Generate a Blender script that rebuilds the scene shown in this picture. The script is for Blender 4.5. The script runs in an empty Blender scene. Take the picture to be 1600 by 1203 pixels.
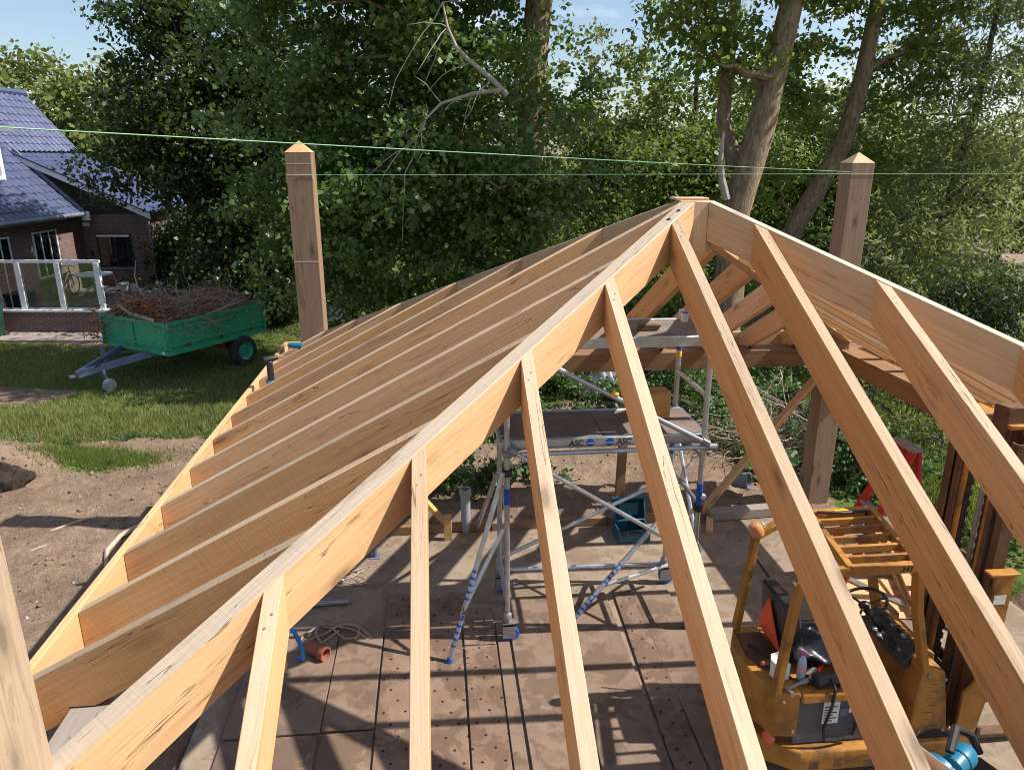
import bpy, bmesh, math, random
import numpy as np
from mathutils import Vector, Matrix

random.seed(7)
RNG = np.random.default_rng(11)
SC = bpy.context.scene
COL = SC.collection

# ------------------------------------------------------------------ camera, sky, sun, exposure
cam_data = bpy.data.cameras.new('camera')
cam = bpy.data.objects.new('camera', cam_data)
COL.objects.link(cam)
cam.location = (1.9386, -1.6323, 4.7)
cam.rotation_euler = (math.radians(90 - 17.268), 0, math.radians(-5.842))
cam_data.sensor_width = 36
cam_data.lens = 25.824
cam_data.clip_end = 2000
cam_data.clip_start = 0.05
SC.camera = cam

SUN_TO = Vector((0.90, -0.11, 1.0)).normalized()
SUN_EL = math.asin(SUN_TO.z)
SUN_AZ = math.atan2(SUN_TO.x, SUN_TO.y)
world = bpy.data.worlds.new('World')
SC.world = world
world.use_nodes = True
wn = world.node_tree
for n in list(wn.nodes):
    wn.nodes.remove(n)
wout = wn.nodes.new('ShaderNodeOutputWorld')
wbg = wn.nodes.new('ShaderNodeBackground')
wsky = wn.nodes.new('ShaderNodeTexSky')
wsky.sky_type = 'NISHITA'
wsky.sun_disc = False
wsky.sun_elevation = SUN_EL
wsky.sun_rotation = SUN_AZ
wsky.air_density = 1.0
wsky.dust_density = 1.2
wsky.ozone_density = 1.5
wbg.inputs['Strength'].default_value = 0.10
# thin broken cloud over the sky
wtc = wn.nodes.new('ShaderNodeTexCoord')
wmap = wn.nodes.new('ShaderNodeMapping')
wmap.inputs['Scale'].default_value = (1.6, 1.6, 4.0)
wno = wn.nodes.new('ShaderNodeTexNoise')
wno.inputs['Scale'].default_value = 2.2
wno.inputs['Detail'].default_value = 7
wno.inputs['Roughness'].default_value = 0.6
wcr = wn.nodes.new('ShaderNodeValToRGB')
wcr.color_ramp.elements[0].position = 0.52
wcr.color_ramp.elements[1].position = 0.80
wmx = wn.nodes.new('ShaderNodeMixRGB')
wmx.inputs[2].default_value = (7.5, 7.9, 8.6, 1)
wn.links.new(wtc.outputs['Generated'], wmap.inputs['Vector'])
wn.links.new(wmap.outputs['Vector'], wno.inputs['Vector'])
wn.links.new(wno.outputs['Fac'], wcr.inputs['Fac'])
wn.links.new(wcr.outputs['Color'], wmx.inputs[0])
wn.links.new(wsky.outputs['Color'], wmx.inputs[1])
wn.links.new(wmx.outputs['Color'], wbg.inputs['Color'])
wn.links.new(wbg.outputs['Background'], wout.inputs['Surface'])

sun_data = bpy.data.lights.new('sun', 'SUN')
sun_data.energy = 4.8
sun_data.angle = math.radians(0.53)
sun_data.color = (1.0, 0.95, 0.88)
sun = bpy.data.objects.new('sun', sun_data)
COL.objects.link(sun)
sun.rotation_euler = SUN_TO.to_track_quat('Z', 'Y').to_euler()
sun.location = (20, 0, 25)

SC.view_settings.view_transform = 'Standard'
SC.view_settings.look = 'None'
SC.view_settings.exposure = 0.70
SC.view_settings.gamma = 1
SC.view_settings.use_curve_mapping = False
SC.render.engine = 'CYCLES'
SC.cycles.use_denoising = True
SC.cycles.denoising_prefilter = 'ACCURATE'
SC.cycles.filter_width = 1.05
SC.cycles.max_bounces = 8
SC.cycles.diffuse_bounces = 5
SC.cycles.transparent_max_bounces = 8

# ------------------------------------------------------------------ material helpers
def new_mat(name):
    m = bpy.data.materials.new(name)
    m.use_nodes = True
    nt = m.node_tree
    b = nt.nodes.get('Principled BSDF')
    return m, nt, b

def nd(nt, kind, **kw):
    n = nt.nodes.new(kind)
    for k, v in kw.items():
        if k in n.inputs:
            n.inputs[k].default_value = v
        else:
            setattr(n, k, v)
    return n

def ramp(nt, fac, stops, interp='LINEAR'):
    r = nt.nodes.new('ShaderNodeValToRGB')
    cr = r.color_ramp
    cr.interpolation = interp
    while len(cr.elements) < len(stops):
        cr.elements.new(0.5)
    for e, (p, c) in zip(cr.elements, stops):
        e.position = p
        e.color = (c[0], c[1], c[2], 1) if len(c) == 3 else c
    nt.links.new(fac, r.inputs['Fac'])
    return r.outputs['Color']

def mixc(nt, fac, a, b, mode='MIX'):
    n = nt.nodes.new('ShaderNodeMixRGB')
    n.blend_type = mode
    for i, v in ((0, fac), (1, a), (2, b)):
        if hasattr(v, 'is_linked') or hasattr(v, 'links'):
            nt.links.new(v, n.inputs[i])
        elif i == 0:
            n.inputs[0].default_value = v
        else:
            n.inputs[i].default_value = (v[0], v[1], v[2], 1)
    return n.outputs[0]

def math2(nt, op, a, b=None):
    n = nt.nodes.new('ShaderNodeMath')
    n.operation = op
    for i, v in ((0, a), (1, b)):
        if v is None:
            continue
        if hasattr(v, 'links'):
            nt.links.new(v, n.inputs[i])
        else:
            n.inputs[i].default_value = v
    return n.outputs[0]

def obj_coord(nt, scale=(1, 1, 1), rand=True):
    tc = nt.nodes.new('ShaderNodeTexCoord')
    mp = nt.nodes.new('ShaderNodeMapping')
    mp.inputs['Scale'].default_value = scale
    if rand:
        oi = nt.nodes.new('ShaderNodeObjectInfo')
        ad = nt.nodes.new('ShaderNodeVectorMath')
        ad.operation = 'MULTIPLY_ADD'
        nt.links.new(oi.outputs['Random'], ad.inputs[0])
        ad.inputs[1].default_value = (37.0, 53.0, 71.0)
        nt.links.new(tc.outputs['Object'], ad.inputs[2])
        nt.links.new(ad.outputs[0], mp.inputs['Vector'])
    else:
        nt.links.new(tc.outputs['Object'], mp.inputs['Vector'])
    return mp.outputs['Vector']

def noise(nt, vec, scale, detail=4, rough=0.55, dist=0.0):
    n = nt.nodes.new('ShaderNodeTexNoise')
    n.inputs['Scale'].default_value = scale
    n.inputs['Detail'].default_value = detail
    n.inputs['Roughness'].default_value = rough
    n.inputs['Distortion'].default_value = dist
    if vec is not None:
        nt.links.new(vec, n.inputs['Vector'])
    return n.outputs['Fac']

def bump(nt, b, height, strength=0.3, distance=0.01):
    n = nt.nodes.new('ShaderNodeBump')
    n.inputs['Strength'].default_value = strength
    n.inputs['Distance'].default_value = distance
    nt.links.new(height, n.inputs['Height'])
    nt.links.new(n.outputs['Normal'], b.inputs['Normal'])

def timber(name, light, dark, crack=(0.06, 0.03, 0.018), grey=0.0, vary=0.18, rough=0.72, saw=0.35):
    """sawn timber, grain along the piece's own x axis"""
    m, nt, b = new_mat(name)
    lk = nt.links.new
    g1 = noise(nt, obj_coord(nt, (0.55, 7, 7)), 1.6, 6, 0.6, 0.6)
    g2 = noise(nt, obj_coord(nt, (2.6, 80, 80)), 1.5, 5, 0.65)
    g3 = noise(nt, obj_coord(nt, (0.9, 2.2, 2.2)), 1.2, 3)
    wv = nt.nodes.new('ShaderNodeTexWave')
    wv.wave_type = 'RINGS'; wv.rings_direction = 'X'
    wv.inputs['Scale'].default_value = 9
    wv.inputs['Distortion'].default_value = 7
    wv.inputs['Detail'].default_value = 2
    wv.inputs['Detail Scale'].default_value = 0.8
    lk(obj_coord(nt, (0.16, 1.0, 1.0)), wv.inputs['Vector'])
    c = ramp(nt, g1, [(0.16, dark), (0.40, [a * .75 + d * .25 for a, d in zip(light, dark)]), (0.62, light)])
    c = mixc(nt, math2(nt, 'MULTIPLY', wv.outputs['Fac'], 0.15), c, dark)
    c = mixc(nt, math2(nt, 'MULTIPLY', ramp(nt, g2, [(0.45, (0, 0, 0)), (0.66, (1, 1, 1))]), 0.32), c, [d * 0.8 for d in dark])
    # knots
    vo = nt.nodes.new('ShaderNodeTexVoronoi')
    vo.inputs['Scale'].default_value = 1.0
    lk(obj_coord(nt, (1.5, 4.2, 4.2)), vo.inputs['Vector'])
    kn = ramp(nt, vo.outputs['Distance'], [(0.06, (1, 1, 1)), (0.11, (0.45, 0.45, 0.45)), (0.22, (0, 0, 0))])
    c = mixc(nt, math2(nt, 'MULTIPLY', kn, 0.75), c, [d * 0.42 for d in dark])
    # drying cracks
    ck = noise(nt, obj_coord(nt, (0.45, 11, 11)), 1.5, 3, 0.5, 0.35)
    gate = noise(nt, obj_coord(nt, (0.5, 1.3, 1.3)), 1.3, 2)
    line = ramp(nt, ck, [(0.494, (0, 0, 0)), (0.499, (1, 1, 1)), (0.501, (1, 1, 1)), (0.506, (0, 0, 0))])
    gt = ramp(nt, gate, [(0.47, (0, 0, 0)), (0.56, (1, 1, 1))])
    ckm = mixc(nt, 1.0, line, gt, 'MULTIPLY')
    c = mixc(nt, math2(nt, 'MULTIPLY', ckm, 0.85), c, crack)
    ms = noise(nt, obj_coord(nt, (0.5, 5, 5)), 1.9, 7, 0.7, 0.9)
    c = mixc(nt, math2(nt, 'MULTIPLY', ramp(nt, ms, [(0.56, (0, 0, 0)), (0.60, (1, 1, 1)), (0.64, (0.1, 0.1, 0.1)), (0.70, (0, 0, 0))]), math2(nt, 'MULTIPLY', ramp(nt, noise(nt, obj_coord(nt, (0.8, 1.6, 1.6)), 1.0, 2), [(0.48, (0, 0, 0)), (0.62, (1, 1, 1))]), 0.6)), c, [d * 0.55 for d in dark])
    # dirt and tannin stains with their own outline
    st = noise(nt, obj_coord(nt, (1.3, 3.0, 3.0)), 2.1, 6, 0.7, 0.5)
    c = mixc(nt, math2(nt, 'MULTIPLY', ramp(nt, st, [(0.66, (0, 0, 0)), (0.78, (1, 1, 1))]), 0.32), c, (0.20, 0.14, 0.10))
    if grey > 0:
        c = mixc(nt, math2(nt, 'MULTIPLY', ramp(nt, g3, [(0.35, (0.3, 0.3, 0.3)), (0.65, (1, 1, 1))]), grey), c, (0.30, 0.27, 0.25))
    oi = nt.nodes.new('ShaderNodeObjectInfo')
    hv = nt.nodes.new('ShaderNodeHueSaturation')
    v = math2(nt, 'ADD', math2(nt, 'MULTIPLY', oi.outputs['Random'], vary * 2), 1 - vary)
    lk(v, hv.inputs['Value'])
    s = math2(nt, 'ADD', math2(nt, 'MULTIPLY', math2(nt, 'FRACT', math2(nt, 'MULTIPLY', oi.outputs['Random'], 7.31)), 0.25), 0.87)
    lk(s, hv.inputs['Saturation'])
    lk(c, hv.inputs['Color'])
    lk(hv.outputs['Color'], b.inputs['Base Color'])
    b.inputs['Roughness'].default_value = rough
    b.inputs['Specular IOR Level'].default_value = 0.25
    # saw marks across the grain
    sw = noise(nt, obj_coord(nt, (70, 1.5, 1.5)), 1.0, 2)
    h = math2(nt, 'ADD', math2(nt, 'MULTIPLY', sw, saw), math2(nt, 'MULTIPLY', g2, 0.8))
    h = math2(nt, 'SUBTRACT', h, math2(nt, 'MULTIPLY', ckm, 3.0))
    bump(nt, b, h, 0.5, 0.004)
    return m

def plain(name, col, rough=0.6, metal=0.0, var=0.15, scale=6, dirt=None, dirt_amt=0.4, spec=0.4, bumpy=0.1, coat=0):
    m, nt, b = new_mat(name)
    v = obj_coord(nt)
    n1 = noise(nt, v, scale, 6, 0.65)
    c = ramp(nt, n1, [(0.3, [x * (1 - var) for x in col]), (0.7, [min(1, x * (1 + var)) for x in col])])
    if dirt is not None:
        n2 = noise(nt, v, scale * 0.45, 8, 0.72, 0.4)
        c = mixc(nt, math2(nt, 'MULTIPLY', ramp(nt, n2, [(0.5, (0, 0, 0)), (0.66, (1, 1, 1))]), dirt_amt), c, dirt)
    nt.links.new(c, b.inputs['Base Color'])
    r = math2(nt, 'ADD', math2(nt, 'MULTIPLY', n1, 0.25), rough - 0.12)
    nt.links.new(r, b.inputs['Roughness'])
    b.inputs['Metallic'].default_value = metal
    b.inputs['Specular IOR Level'].default_value = spec
    if coat:
        b.inputs['Coat Weight'].default_value = coat
    if bumpy:
        bump(nt, b, noise(nt, v, scale * 4, 4), bumpy, 0.01)
    return m

def leaf_mat(name, cols, trans=0.35, rough=0.45, spec=0.5, tcol=None):
    """foliage: every leaf its own tint (per mesh island), some light through the blade"""
    m, nt, b = new_mat(name)
    ge = nt.nodes.new('ShaderNodeNewGeometry')
    rnd = ge.outputs['Random Per Island']
    k = len(cols) - 1
    c = ramp(nt, rnd, [(i / k, cc) for i, cc in enumerate(cols)])
    nt.links.new(c, b.inputs['Base Color'])
    b.inputs['Roughness'].default_value = rough
    b.inputs['Specular IOR Level'].default_value = spec
    tr = nt.nodes.new('ShaderNodeBsdfTranslucent')
    t2 = mixc(nt, 0.6, c, tcol or (0.16, 0.24, 0.03))
    nt.links.new(t2, tr.inputs['Color'])
    mx = nt.nodes.new('ShaderNodeMixShader')
    mx.inputs[0].default_value = trans
    out = nt.nodes.get('Material Output')
    nt.links.new(b.outputs[0], mx.inputs[1])
    nt.links.new(tr.outputs[0], mx.inputs[2])
    nt.links.new(mx.outputs[0], out.inputs['Surface'])
    return m

# ------------------------------------------------------------------ mesh helpers
def norm(v):
    v = Vector(v)
    return v.normalized()

class MB:
    """collects pieces of ONE part"""
    def __init__(self):
        self.v = []; self.f = []; self.smooth = []
    def add(self, vs, fs, smooth=False):
        o = len(self.v)
        self.v += [tuple(p) for p in vs]
        self.f += [tuple(i + o for i in f) for f in fs]
        self.smooth += [smooth] * len(fs)
        return self
    def box(self, c, s, rot=None):
        x, y, z = s[0] / 2, s[1] / 2, s[2] / 2
        vs = [Vector(p) for p in ((-x, -y, -z), (x, -y, -z), (x, y, -z), (-x, y, -z), (-x, -y, z), (x, -y, z), (x, y, z), (-x, y, z))]
        if rot is not None:
            R = rot if isinstance(rot, Matrix) else Matrix.Rotation(rot, 3, 'Z')
            vs = [R @ p for p in vs]
        c = Vector(c)
        return self.add([p + c for p in vs], [(0, 3, 2, 1), (4, 5, 6, 7), (0, 1, 5, 4), (1, 2, 6, 5), (2, 3, 7, 6), (3, 0, 4, 7)])
    def lohi(self, lo, hi):
        return self.box([(a + b) / 2 for a, b in zip(lo, hi)], [b - a for a, b in zip(lo, hi)])
    def bar(self, p0, p1, w, h, up=(0, 0, 1)):
        p0, p1 = Vector(p0), Vector(p1)
        x = (p1 - p0); L = x.length; x.normalize()
        y = Vector(up).cross(x)
        if y.length < 1e-4:
            y = Vector((0, 1, 0)).cross(x)
        y.normalize(); z = x.cross(y)
        R = Matrix((x, y, z)).transposed()
        return self.box((p0 + p1) / 2, (L, w, h), R)
    def tube(self, pts, r, n=8, cap=True):
        pts = [Vector(p) for p in pts]
        rs = r if isinstance(r, (list, tuple)) else [r] * len(pts)
        t0 = (pts[1] - pts[0]).normalized()
        a = t0.orthogonal().normalized()
        vs = []; fs = []
        for i, p in enumerate(pts):
            if i == 0: t = t0
            elif i == len(pts) - 1: t = (pts[i] - pts[i - 1]).normalized()
            else: t = ((pts[i + 1] - pts[i]).normalized() + (pts[i] - pts[i - 1]).normalized())
            if t.length < 1e-6: t = t0
            t.normalize()
            a = (a - t * a.dot(t))
            if a.length < 1e-6: a = t.orthogonal()
            a.normalize(); b = t.cross(a)
            for k in range(n):
                an = 2 * math.pi * k / n
                vs.append(p + (a * math.cos(an) + b * math.sin(an)) * rs[i])
        for i in range(len(pts) - 1):
            for k in range(n):
                fs.append((i * n + k, i * n + (k + 1) % n, (i + 1) * n + (k + 1) % n, (i + 1) * n + k))
        self.add(vs, fs, True)
        if cap:
            o = len(pts) * n
            base = len(self.v) - o
            self.f.append(tuple(base + k for k in reversed(range(n)))); self.smooth.append(False)
            self.f.append(tuple(base + o - n + k for k in range(n))); self.smooth.append(False)
        return self
    def lathe(self, prof, c=(0, 0, 0), axis=(0, 0, 1), n=16, cap=True):
        """prof: (radius, height) pairs along axis from c"""
        ax = Vector(axis).normalized(); a = ax.orthogonal().normalized(); b = ax.cross(a); c = Vector(c)
        vs = []; fs = []
        for r, h in prof:
            for k in range(n):
                an = 2 * math.pi * k / n
                vs.append(c + ax * h + (a * math.cos(an) + b * math.sin(an)) * r)
        for i in range(len(prof) - 1):
            for k in range(n):
                fs.append((i * n + k, i * n + (k + 1) % n, (i + 1) * n + (k + 1) % n, (i + 1) * n + k))
        o = len(self.v)
        self.add(vs, fs, True)
        if cap:
            self.f.append(tuple(o + k for k in reversed(range(n)))); self.smooth.append(False)
            e = o + (len(prof) - 1) * n
            self.f.append(tuple(e + k for k in range(n))); self.smooth.append(False)
        return self
    def prism(self, poly, d, origin=(0, 0, 0), ex=(1, 0, 0), ey=(0, 0, 1)):
        """poly in the (ex, ey) plane, centred thickness d along ex x ey"""
        ex, ey = Vector(ex), Vector(ey); ez = ex.cross(ey).normalized(); o = Vector(origin)
        n = len(poly)
        vs = [o + ex * p[0] + ey * p[1] - ez * d / 2 for p in poly] + [o + ex * p[0] + ey * p[1] + ez * d / 2 for p in poly]
        fs = [tuple(reversed(range(n))), tuple(range(n, 2 * n))] + [(i, (i + 1) % n, n + (i + 1) % n, n + i) for i in range(n)]
        return self.add(vs, fs)
    def quad(self, a, b, c, d):
        return self.add([a, b, c, d], [(0, 1, 2, 3)])
    def mesh(self, name, mats):
        me = bpy.data.meshes.new(name)
        me.from_pydata(self.v, [], self.f)
        me.polygons.foreach_set('use_smooth', self.smooth)
        for m in (mats if isinstance(mats, (list, tuple)) else [mats]):
            me.materials.append(m)
        bm = bmesh.new(); bm.from_mesh(me)
        bmesh.ops.recalc_face_normals(bm, faces=bm.faces)
        bm.to_mesh(me); bm.free()
        me.set_sharp_from_angle(angle=math.radians(38))
        me.update()
        return me
    def build(self, name, mat, parent=None, bevel=0, loc=None, M=None):
        o = bpy.data.objects.new(name, self.mesh(name, mat))
        COL.objects.link(o)
        if parent is not None:
            o.parent = parent
        if M is not None:
            o.matrix_basis = M
        if loc is not None:
            o.location = loc
        if bevel:
            bv = o.modifiers.new('bevel', 'BEVEL')
            bv.width = bevel; bv.segments = 1; bv.limit_method = 'ANGLE'
        return o

def tag(o, label=None, cat=None, group=None, kind=None):
    if label: o['label'] = label
    if cat: o['category'] = cat
    if group: o['group'] = group
    if kind: o['kind'] = kind
    return o

def thing(name, loc, label, cat, group=None, rz=0):
    e = bpy.data.objects.new(name, None)
    COL.objects.link(e)
    e.location = loc; e.rotation_euler = (0, 0, rz)
    e.empty_display_size = 0.2
    return tag(e, label, cat, group)

def struct(o):
    return tag(o, kind='structure')

def frame(origin, ex, ez_hint=(0, 0, 1)):
    ex = Vector(ex).normalized(); ey = Vector(ez_hint).cross(ex)
    if ey.length < 1e-5: ey = Vector((0, 1, 0))
    ey.normalize(); ez = ex.cross(ey)
    M = Matrix((ex, ey, ez)).transposed().to_4x4()
    M.translation = Vector(origin)
    return M

def beam(name, p0, p1, w, h, mat, parent=None, ploc=(0, 0, 0), up=(0, 0, 1), bevel=0.004):
    """a straight timber, its own x axis along the grain"""
    p0 = Vector(p0); p1 = Vector(p1)
    L = (p1 - p0).length
    M = frame(p0 - Vector(ploc), p1 - p0, up)
    return MB().box((L / 2, 0, 0), (L, w, h)).build(name, mat, parent, bevel, M=M)

def text_mesh(name, body, size, mat, parent, M, depth=0.0008):
    cu = bpy.data.curves.new(name, 'FONT')
    cu.body = body; cu.size = size; cu.align_x = 'CENTER'; cu.align_y = 'CENTER'; cu.extrude = depth; cu.offset = size * .028; cu.shear = .12
    t = bpy.data.objects.new(name, cu)
    COL.objects.link(t)
    dg = bpy.context.evaluated_depsgraph_get()
    me = bpy.data.meshes.new_from_object(t.evaluated_get(dg))
    bpy.data.objects.remove(t); bpy.data.curves.remove(cu)
    me.materials.clear(); me.materials.append(mat)
    o = bpy.data.objects.new(name, me)
    COL.objects.link(o)
    o.parent = parent
    o.matrix_basis = M
    return o

def np_mesh(name, V, F, mat, smooth=False):
    """V (n,3); F (m,k) with k 3 or 4"""
    me = bpy.data.meshes.new(name)
    V = np.asarray(V, np.float32); F = np.asarray(F, np.int32)
    m, k = F.shape
    me.vertices.add(len(V)); me.vertices.foreach_set('co', V.ravel())
    me.loops.add(m * k); me.loops.foreach_set('vertex_index', F.ravel())
    me.polygons.add(m)
    me.polygons.foreach_set('loop_start', np.arange(0, m * k, k, dtype=np.int32))
    me.polygons.foreach_set('loop_total', np.full(m, k, np.int32))
    if smooth:
        me.polygons.foreach_set('use_smooth', np.ones(m, bool))
    me.materials.append(mat)
    me.update(calc_edges=True)
    return me

def link_mesh(name, me, parent=None, loc=None):
    o = bpy.data.objects.new(name, me)
    COL.objects.link(o)
    if parent is not None: o.parent = parent
    if loc is not None: o.location = loc
    return o

def unit(a):
    return a / np.maximum(np.linalg.norm(a, axis=1, keepdims=True), 1e-6)

def leaves(P, size, aspect=0.75, up=0.6, droop=0.0, out=None, fold=0.25):
    """folded leaf blades at points P -> verts, faces"""
    n = len(P)
    nrm = RNG.normal(size=(n, 3)); nrm[:, 2] += up * 1.5
    if out is not None: nrm += out * 0.8
    nrm = unit(nrm)
    t = RNG.normal(size=(n, 3)); t[:, 2] -= droop
    t = unit(t - nrm * np.sum(t * nrm, 1, keepdims=True))
    b = np.cross(nrm, t)
    s = size * RNG.uniform(0.6, 1.25, (n, 1))
    w = s * aspect * 0.5
    base = P - t * s * 0.5; tip = P + t * s * 0.5
    mid = P - t * s * 0.08
    l = mid + b * w + nrm * w * fold; r = mid - b * w + nrm * w * fold
    V = np.stack([base, l, tip, r], 1).reshape(-1, 3)
    i = np.arange(n)[:, None] * 4
    F = np.concatenate([i, i + 1, i + 2, i + 3], 1)
    return V, F

def clumps(lobes, n_cl, per, spread, shell=0.55, flat=0.75, big=7, bigr=2.6):
    """leaf sprays gathered into boughs, the boughs spread through ellipsoids (cx,cy,cz,rx,ry,rz)"""
    lobes = np.array(lobes, float)
    vol = (lobes[:, 3] * lobes[:, 4] * lobes[:, 5]) ** 0.75
    nb = max(3, n_cl // big)
    idx = RNG.choice(len(lobes), nb, p=vol / vol.sum())
    d = unit(RNG.normal(size=(nb, 3)))
    r = shell + (1 - shell) * RNG.uniform(0, 1, (nb, 1)) ** 0.6
    r *= 1 + 0.12 * RNG.normal(size=(nb, 1))
    bc = lobes[idx, :3] + d * r * lobes[idx, 3:6]
    bi = RNG.integers(0, nb, n_cl)
    o2 = RNG.normal(size=(n_cl, 3)) * spread * bigr * np.array((.55, .55, .3))
    c = bc[bi] + o2
    k = RNG.integers(int(per * 0.5), int(per * 1.5) + 1, n_cl)
    P = np.repeat(c, k, 0)
    O = np.repeat(d[bi], k, 0)
    sp = np.repeat(spread * .8 * RNG.uniform(0.6, 1.3, (n_cl, 1)), k, 0)
    off = RNG.normal(size=P.shape) * sp
    off[:, 2] *= flat * .8
    return P + off, O, c

# ------------------------------------------------------------------ materials
M = {}
M['oak'] = timber('fresh_sawn_oak', (0.64, 0.385, 0.195), (0.46, 0.24, 0.105), vary=.14)
M['oak_edge'] = timber('lit_sawn_edge', (0.52, 0.385, 0.26), (0.40, 0.27, 0.16), vary=.14, saw=.7)  # sawn oak lightened for rafter tops, sunlit contrast put into the colour
M['oak_pale'] = timber('planed_pale_oak', (0.62, 0.415, 0.235), (0.46, 0.275, 0.135), vary=0.08)
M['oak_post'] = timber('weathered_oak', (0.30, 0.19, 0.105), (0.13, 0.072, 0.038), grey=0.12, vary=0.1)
M['oak_plate'] = timber('brown_oak_beam', (0.27, 0.155, 0.08), (0.13, 0.068, 0.034), grey=0.1, vary=0.1)
M['grey_wood'] = timber('grey_timber', (0.36, 0.31, 0.26), (0.22, 0.18, 0.15), grey=0.6)
M['near_post'] = timber('tan_post_oak', (0.43, 0.30, 0.18), (0.28, 0.175, 0.09), grey=0.1)  # tan oak of the near left post
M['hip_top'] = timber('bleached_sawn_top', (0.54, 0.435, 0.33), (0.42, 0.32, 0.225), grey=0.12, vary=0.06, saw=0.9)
M['pine'] = timber('softwood', (0.62, 0.38, 0.17), (0.45, 0.24, 0.09), saw=0.1)
M['alu'] = plain('scuffed_aluminium', (0.50, 0.52, 0.56), 0.34, 0.8, 0.15, 9, (0.35, 0.31, 0.27), 0.45)
M['steel'] = plain('dull_steel', (0.32, 0.32, 0.33), 0.5, 0.7, 0.2, 8, (0.2, 0.1, 0.05), 0.4)
M['black'] = plain('black_plastic', (0.02, 0.02, 0.022), 0.45, 0, 0.2, 8, (0.12, 0.1, 0.08), 0.25)
M['rubber'] = plain('tyre_rubber', (0.025, 0.025, 0.026), 0.8, 0, 0.2, 8, (0.12, 0.09, 0.06), 0.3)
M['vinyl'] = plain('black_vinyl', (0.018, 0.019, 0.024), 0.3, 0, 0.2, 5, (0.15, 0.13, 0.12), 0.2)
M['blue'] = plain('blue_plastic', (0.01, 0.09, 0.42), 0.45, 0, 0.15, 8, (0.2, 0.18, 0.16), 0.3)
M['teal'] = plain('teal_plastic', (0.006, 0.085, 0.125), 0.45, 0, 0.12, 8, (0.2, 0.18, 0.15), 0.15)
M['toolblue'] = plain('blue_tool_casing', (0.010, 0.14, 0.23), 0.38, 0, 0.08, 9, (0.15, 0.12, 0.1), 0.15)
M['yellow'] = plain('old_yellow_paint', (0.38, 0.17, 0.03), 0.55, 0, 0.25, 5, (0.11, 0.055, 0.028), 0.9, 0.4, 0.2)
M['yellowband'] = plain('yellow_tape', (0.75, 0.45, 0.02), 0.5)
M['orange_lamp'] = plain('faded_orange_lens', (0.55, 0.20, 0.05), 0.35, 0, 0.2, 9, (0.5, 0.4, 0.3), 0.4)
M['red'] = plain('red_fibreglass', (0.50, 0.025, 0.022), 0.42, 0, 0.1, 5, (0.3, 0.15, 0.12), 0.2)
M['redtri'] = plain('red_reflector', (0.75, 0.09, 0.03), 0.35, 0, 0.12, 5, (0.55, 0.25, 0.15), 0.4)
M['white'] = plain('white_paint', (0.74, 0.74, 0.73), 0.5, 0, 0.06, 5, (0.45, 0.4, 0.34), 0.3)
M['greypvc'] = plain('grey_pvc', (0.27, 0.28, 0.30), 0.5, 0, 0.1, 5, (0.3, 0.25, 0.2), 0.5)
M['dash'] = plain('dark_dashboard', (0.05, 0.048, 0.046), 0.55, 0, 0.3, 9, (0.22, 0.17, 0.12), 0.5)
M['navy'] = plain('slate_grey_cover', (0.075, 0.082, 0.10), 0.42, 0, 0.15, 4, (0.25, 0.2, 0.16), 0.3)
M['rust'] = plain('rusty_steel', (0.14, 0.075, 0.042), 0.8, 0.2, 0.35, 8, (0.06, 0.035, 0.025), 0.6)
M['terracotta'] = plain('fired_clay', (0.27, 0.085, 0.05), 0.75, 0, 0.2, 6, (0.3, 0.25, 0.2), 0.4)
M['greenpaint'] = plain('green_trailer_paint', (0.035, 0.33, 0.17), 0.45, 0, 0.14, 3, (0.11, 0.085, 0.05), 0.35, 0.5, 0.1)
M['bluepaint'] = plain('blue_grey_paint', (0.13, 0.17, 0.27), 0.5, 0.2, 0.15, 5, (0.2, 0.15, 0.12), 0.5)
M['string'] = plain('green_string', (0.24, 0.46, 0.25), 0.6, bumpy=0)
M['paper'] = plain('paper_label', (0.72, 0.72, 0.70), 0.6, 0, 0.05, 20, (0.4, 0.4, 0.42), 0.5)
M['ink'] = plain('black_print', (0.03, 0.03, 0.035), 0.6, bumpy=0)
M['hose'] = plain('blue_hose', (0.01, 0.20, 0.62), 0.4)

def glass_mat(name, col=(0.9, 0.95, 0.95), amt=0.12):
    m, nt, b = new_mat(name)
    tr = nt.nodes.new('ShaderNodeBsdfTransparent'); tr.inputs['Color'].default_value = (*col, 1)
    gl = nt.nodes.new('ShaderNodeBsdfGlossy'); gl.inputs['Roughness'].default_value = 0.03
    fr = nt.nodes.new('ShaderNodeFresnel'); fr.inputs['IOR'].default_value = 1.5
    f = math2(nt, 'ADD', fr.outputs[0], amt * 0.3)
    mx = nt.nodes.new('ShaderNodeMixShader')
    nt.links.new(f, mx.inputs[0]); nt.links.new(tr.outputs[0], mx.inputs[1]); nt.links.new(gl.outputs[0], mx.inputs[2])
    nt.links.new(mx.outputs[0], nt.nodes.get('Material Output').inputs['Surface'])
    return m
M['glass'] = glass_mat('clear_glass')
def pane_mat():
    m, nt, b = new_mat('dark_window_glass')
    b.inputs['Base Color'].default_value = (0.012, 0.014, 0.017, 1)
    b.inputs['Roughness'].default_value = 0.06
    b.inputs['Specular IOR Level'].default_value = 0.6
    return m
M['pane'] = pane_mat()

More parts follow.
